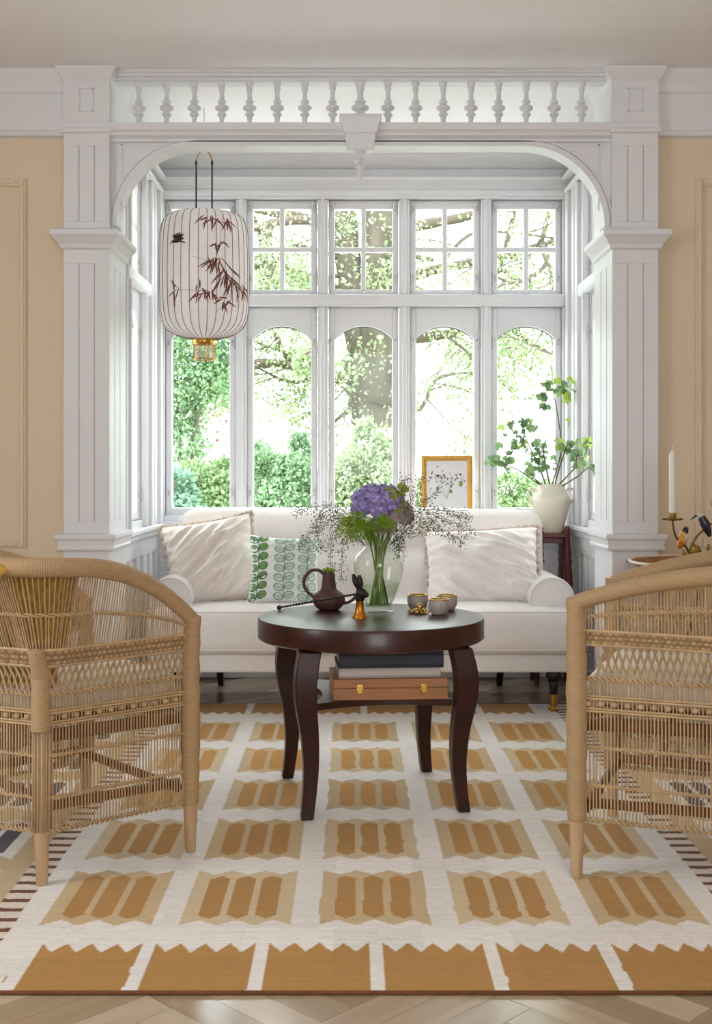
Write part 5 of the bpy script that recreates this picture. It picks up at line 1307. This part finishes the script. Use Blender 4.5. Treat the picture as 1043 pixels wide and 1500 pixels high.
leafcloud('crown_fresh_leaves', P, 0.055, M_L1, tr, 7, .6)  # second, deeper leaf tone mixed evenly through the crown
def blob(centres, n, seed, shell=.55):
    rg = np.random.default_rng(seed); out = []
    tot = sum(c[3]*c[4] for c in centres)
    for (x, y, z, rx, rz) in centres:
        k = int(n*rx*rz/tot); d = rg.normal(0, 1, (k, 3)); d /= np.linalg.norm(d, axis=1)[:, None]; r = rg.uniform(shell, 1.05, (k, 1))
        out.append(np.array([x, y, z])+d*r*np.array([rx, rx*.8, rz]))
    return np.concatenate(out)
def shrub(name, label, base, blobs, n, size, m_, seed, group=None, stems=5, cat='shrub'):
    t = thing(name, base, 0, label, cat, group); b = Vector(base); cs_ = []
    for x, y, d, rx, rz in blobs:
        p = Vector(px(x, y, d))-b; cs_.append((p.x, p.y, p.z, rx, rz))
    leafcloud('foliage', blob(cs_, n, seed), size, m_, t, seed, .5); mm = MB(); rr = random.Random(seed)
    for k in range(stems):
        c = cs_[k % len(cs_)]; mm.tube(smoothpath([(rr.uniform(-.1, .1), rr.uniform(-.1, .1), -.05), (c[0]*.4+rr.uniform(-.15, .15), c[1]*.4, c[2]*.5), (c[0], c[1], c[2]+c[4]*.6)], 5), [0.03-0.022*i/10 for i in range(11)], 6)
    mm.build('stems', M_TWIG, t, smooth=True); return t
shrub('leafy_tree', 'bushy green tree with drooping boughs in the garden beyond the lantern', (-2.0, 13.0, GZ), [(275, 530, 13, .45, .4), (300, 500, 13, .5, .35), (262, 600, 13, .34, .35), (300, 560, 12.8, .35, .3), (270, 650, 12.9, .3, .25), (320, 530, 13.2, .3, .3), (255, 560, 13, .3, .6)], 7500, .06, M_L3, 41, stems=7, cat='tree')
shrub('garden_shrub', 'dense bright green shrub low outside the window beside the lantern', (-1.5, 11.0, GZ), [(285, 712, 11, .28, .22), (320, 720, 10.9, .26, .2), (262, 730, 10.8, .2, .25), (300, 760, 10.8, .5, .3), (330, 690, 11.2, .18, .15)], 11000, .05, M_L1, 42)
shrub('garden_shrub', 'dense fresh green shrub outside the window between lantern and bouquet', (-.7, 11.0, GZ), [(395, 700, 11, .22, .26), (430, 705, 10.9, .24, .28), (410, 745, 10.8, .42, .3), (380, 670, 11.1, .12, .18), (440, 660, 11.2, .12, .2), (450, 735, 10.9, .22, .25)], 13000, .048, M_L3, 43)
shrub('garden_shrub', 'pale green shrub under the old tree outside the middle window', (.1, 10.6, GZ), [(530, 690, 10.6, .24, .24), (560, 660, 10.7, .18, .2), (505, 720, 10.5, .2, .3), (560, 730, 10.5, .3, .3), (535, 640, 10.8, .12, .18)], 11000, .05, M_L2, 44)
shrub('garden_shrub', 'bluish green shrub at the foot of the bushy tree outside', (-1.75, 10.4, GZ), [(258, 725, 10.4, .16, .22), (262, 760, 10.3, .25, .25)], 2500, .07, M_L4, 45)
shrub('garden_shrub', 'low green shrub outside the window behind the geranium', (1.55, 11.0, GZ), [(745, 725, 11, .26, .2), (785, 730, 11, .24, .18), (765, 770, 10.8, .5, .3), (820, 735, 11, .2, .2)], 9000, .05, M_L1, 46)
shrub('garden_shrub', 'yellow green shrub outside the window behind the gilt frame', (1.05, 11.5, GZ), [(650, 755, 11.5, .35, .3), (625, 735, 11.4, .2, .25), (690, 745, 11.6, .2, .25)], 8000, .05, M_L2, 47)
# white neighbouring house and small white garden house with red diamonds
M_HW = mat('white_render', (244,242,238), 0.8); M_HR = mat('pale_slate_roof', (196,196,196), 0.8); M_HG = mat('house_window_glass', (120,124,128), 0.2)
hs = thing('house', (5.2, 27.0, GZ), 0, 'white rendered house with pale roof beyond the garden trees', 'house')
MB().box(-4.0, 5.0, 0, 6, 0, 4.3).build('walls', M_HW, hs)
MB().prism([(-.4, 4.25), (6.4, 4.25), (3, 6.4)], lambda a, b: (-4.3, a, b), lambda a, b: (5.3, a, b)).build('roof', M_HR, hs)
for x in (-2.65, -.6, 1.5, 3.4):
    for z in (1.0,):
        w = MB().box(x-.32, x+.32, -.04, .02, z, z+1.3).build('window', M_HW, hs, bev=.01)
        for a in (-.16, .16): MB().box(x+a-.13, x+a+.13, -.055, -.04, z+.06, z+1.24).build('pane', M_HG, w)
gh = thing('garden_house', (-2.05, 18.0, GZ), 0, 'white garden house with red diamond ornaments beyond the bushy tree', 'garden house')
MB().box(-.42, 1.0, 0, 1.4, 0, 2.55).build('walls', M_HW, gh)
MB().prism([(-.6, 2.5), (1.2, 2.5), (.3, 3.2)], lambda a, b: (a, -.2, b), lambda a, b: (a, 1.5, b)).build('roof', M_HR, gh)
for x in (-.25, .0, .25): MB().box(x-.05, x+.05, -.06, 0, .1, 2.2).build('pilaster', M_HW, gh, bev=.01)
M_REDG = mat('red_ornament', (150,34,48), 0.4)
for x_, y_, s in ((312, 608, .034), (325, 608, .034), (331, 617, .026), (323, 617, .018), (318, 645, .030)):
    p = Vector(px(x_, y_, 17.9))-Vector((-2.05, 18.0, GZ)); p.y = -.08
    MB().add([(p.x-s, p.y, p.z), (p.x, p.y-.01, p.z-s), (p.x+s, p.y, p.z), (p.x, p.y-.01, p.z+s), (p.x, p.y+.08, p.z)], [(0,1,2,3), (1,0,4), (2,1,4), (3,2,4), (0,3,4)]).build('red_diamond', M_REDG, gh)
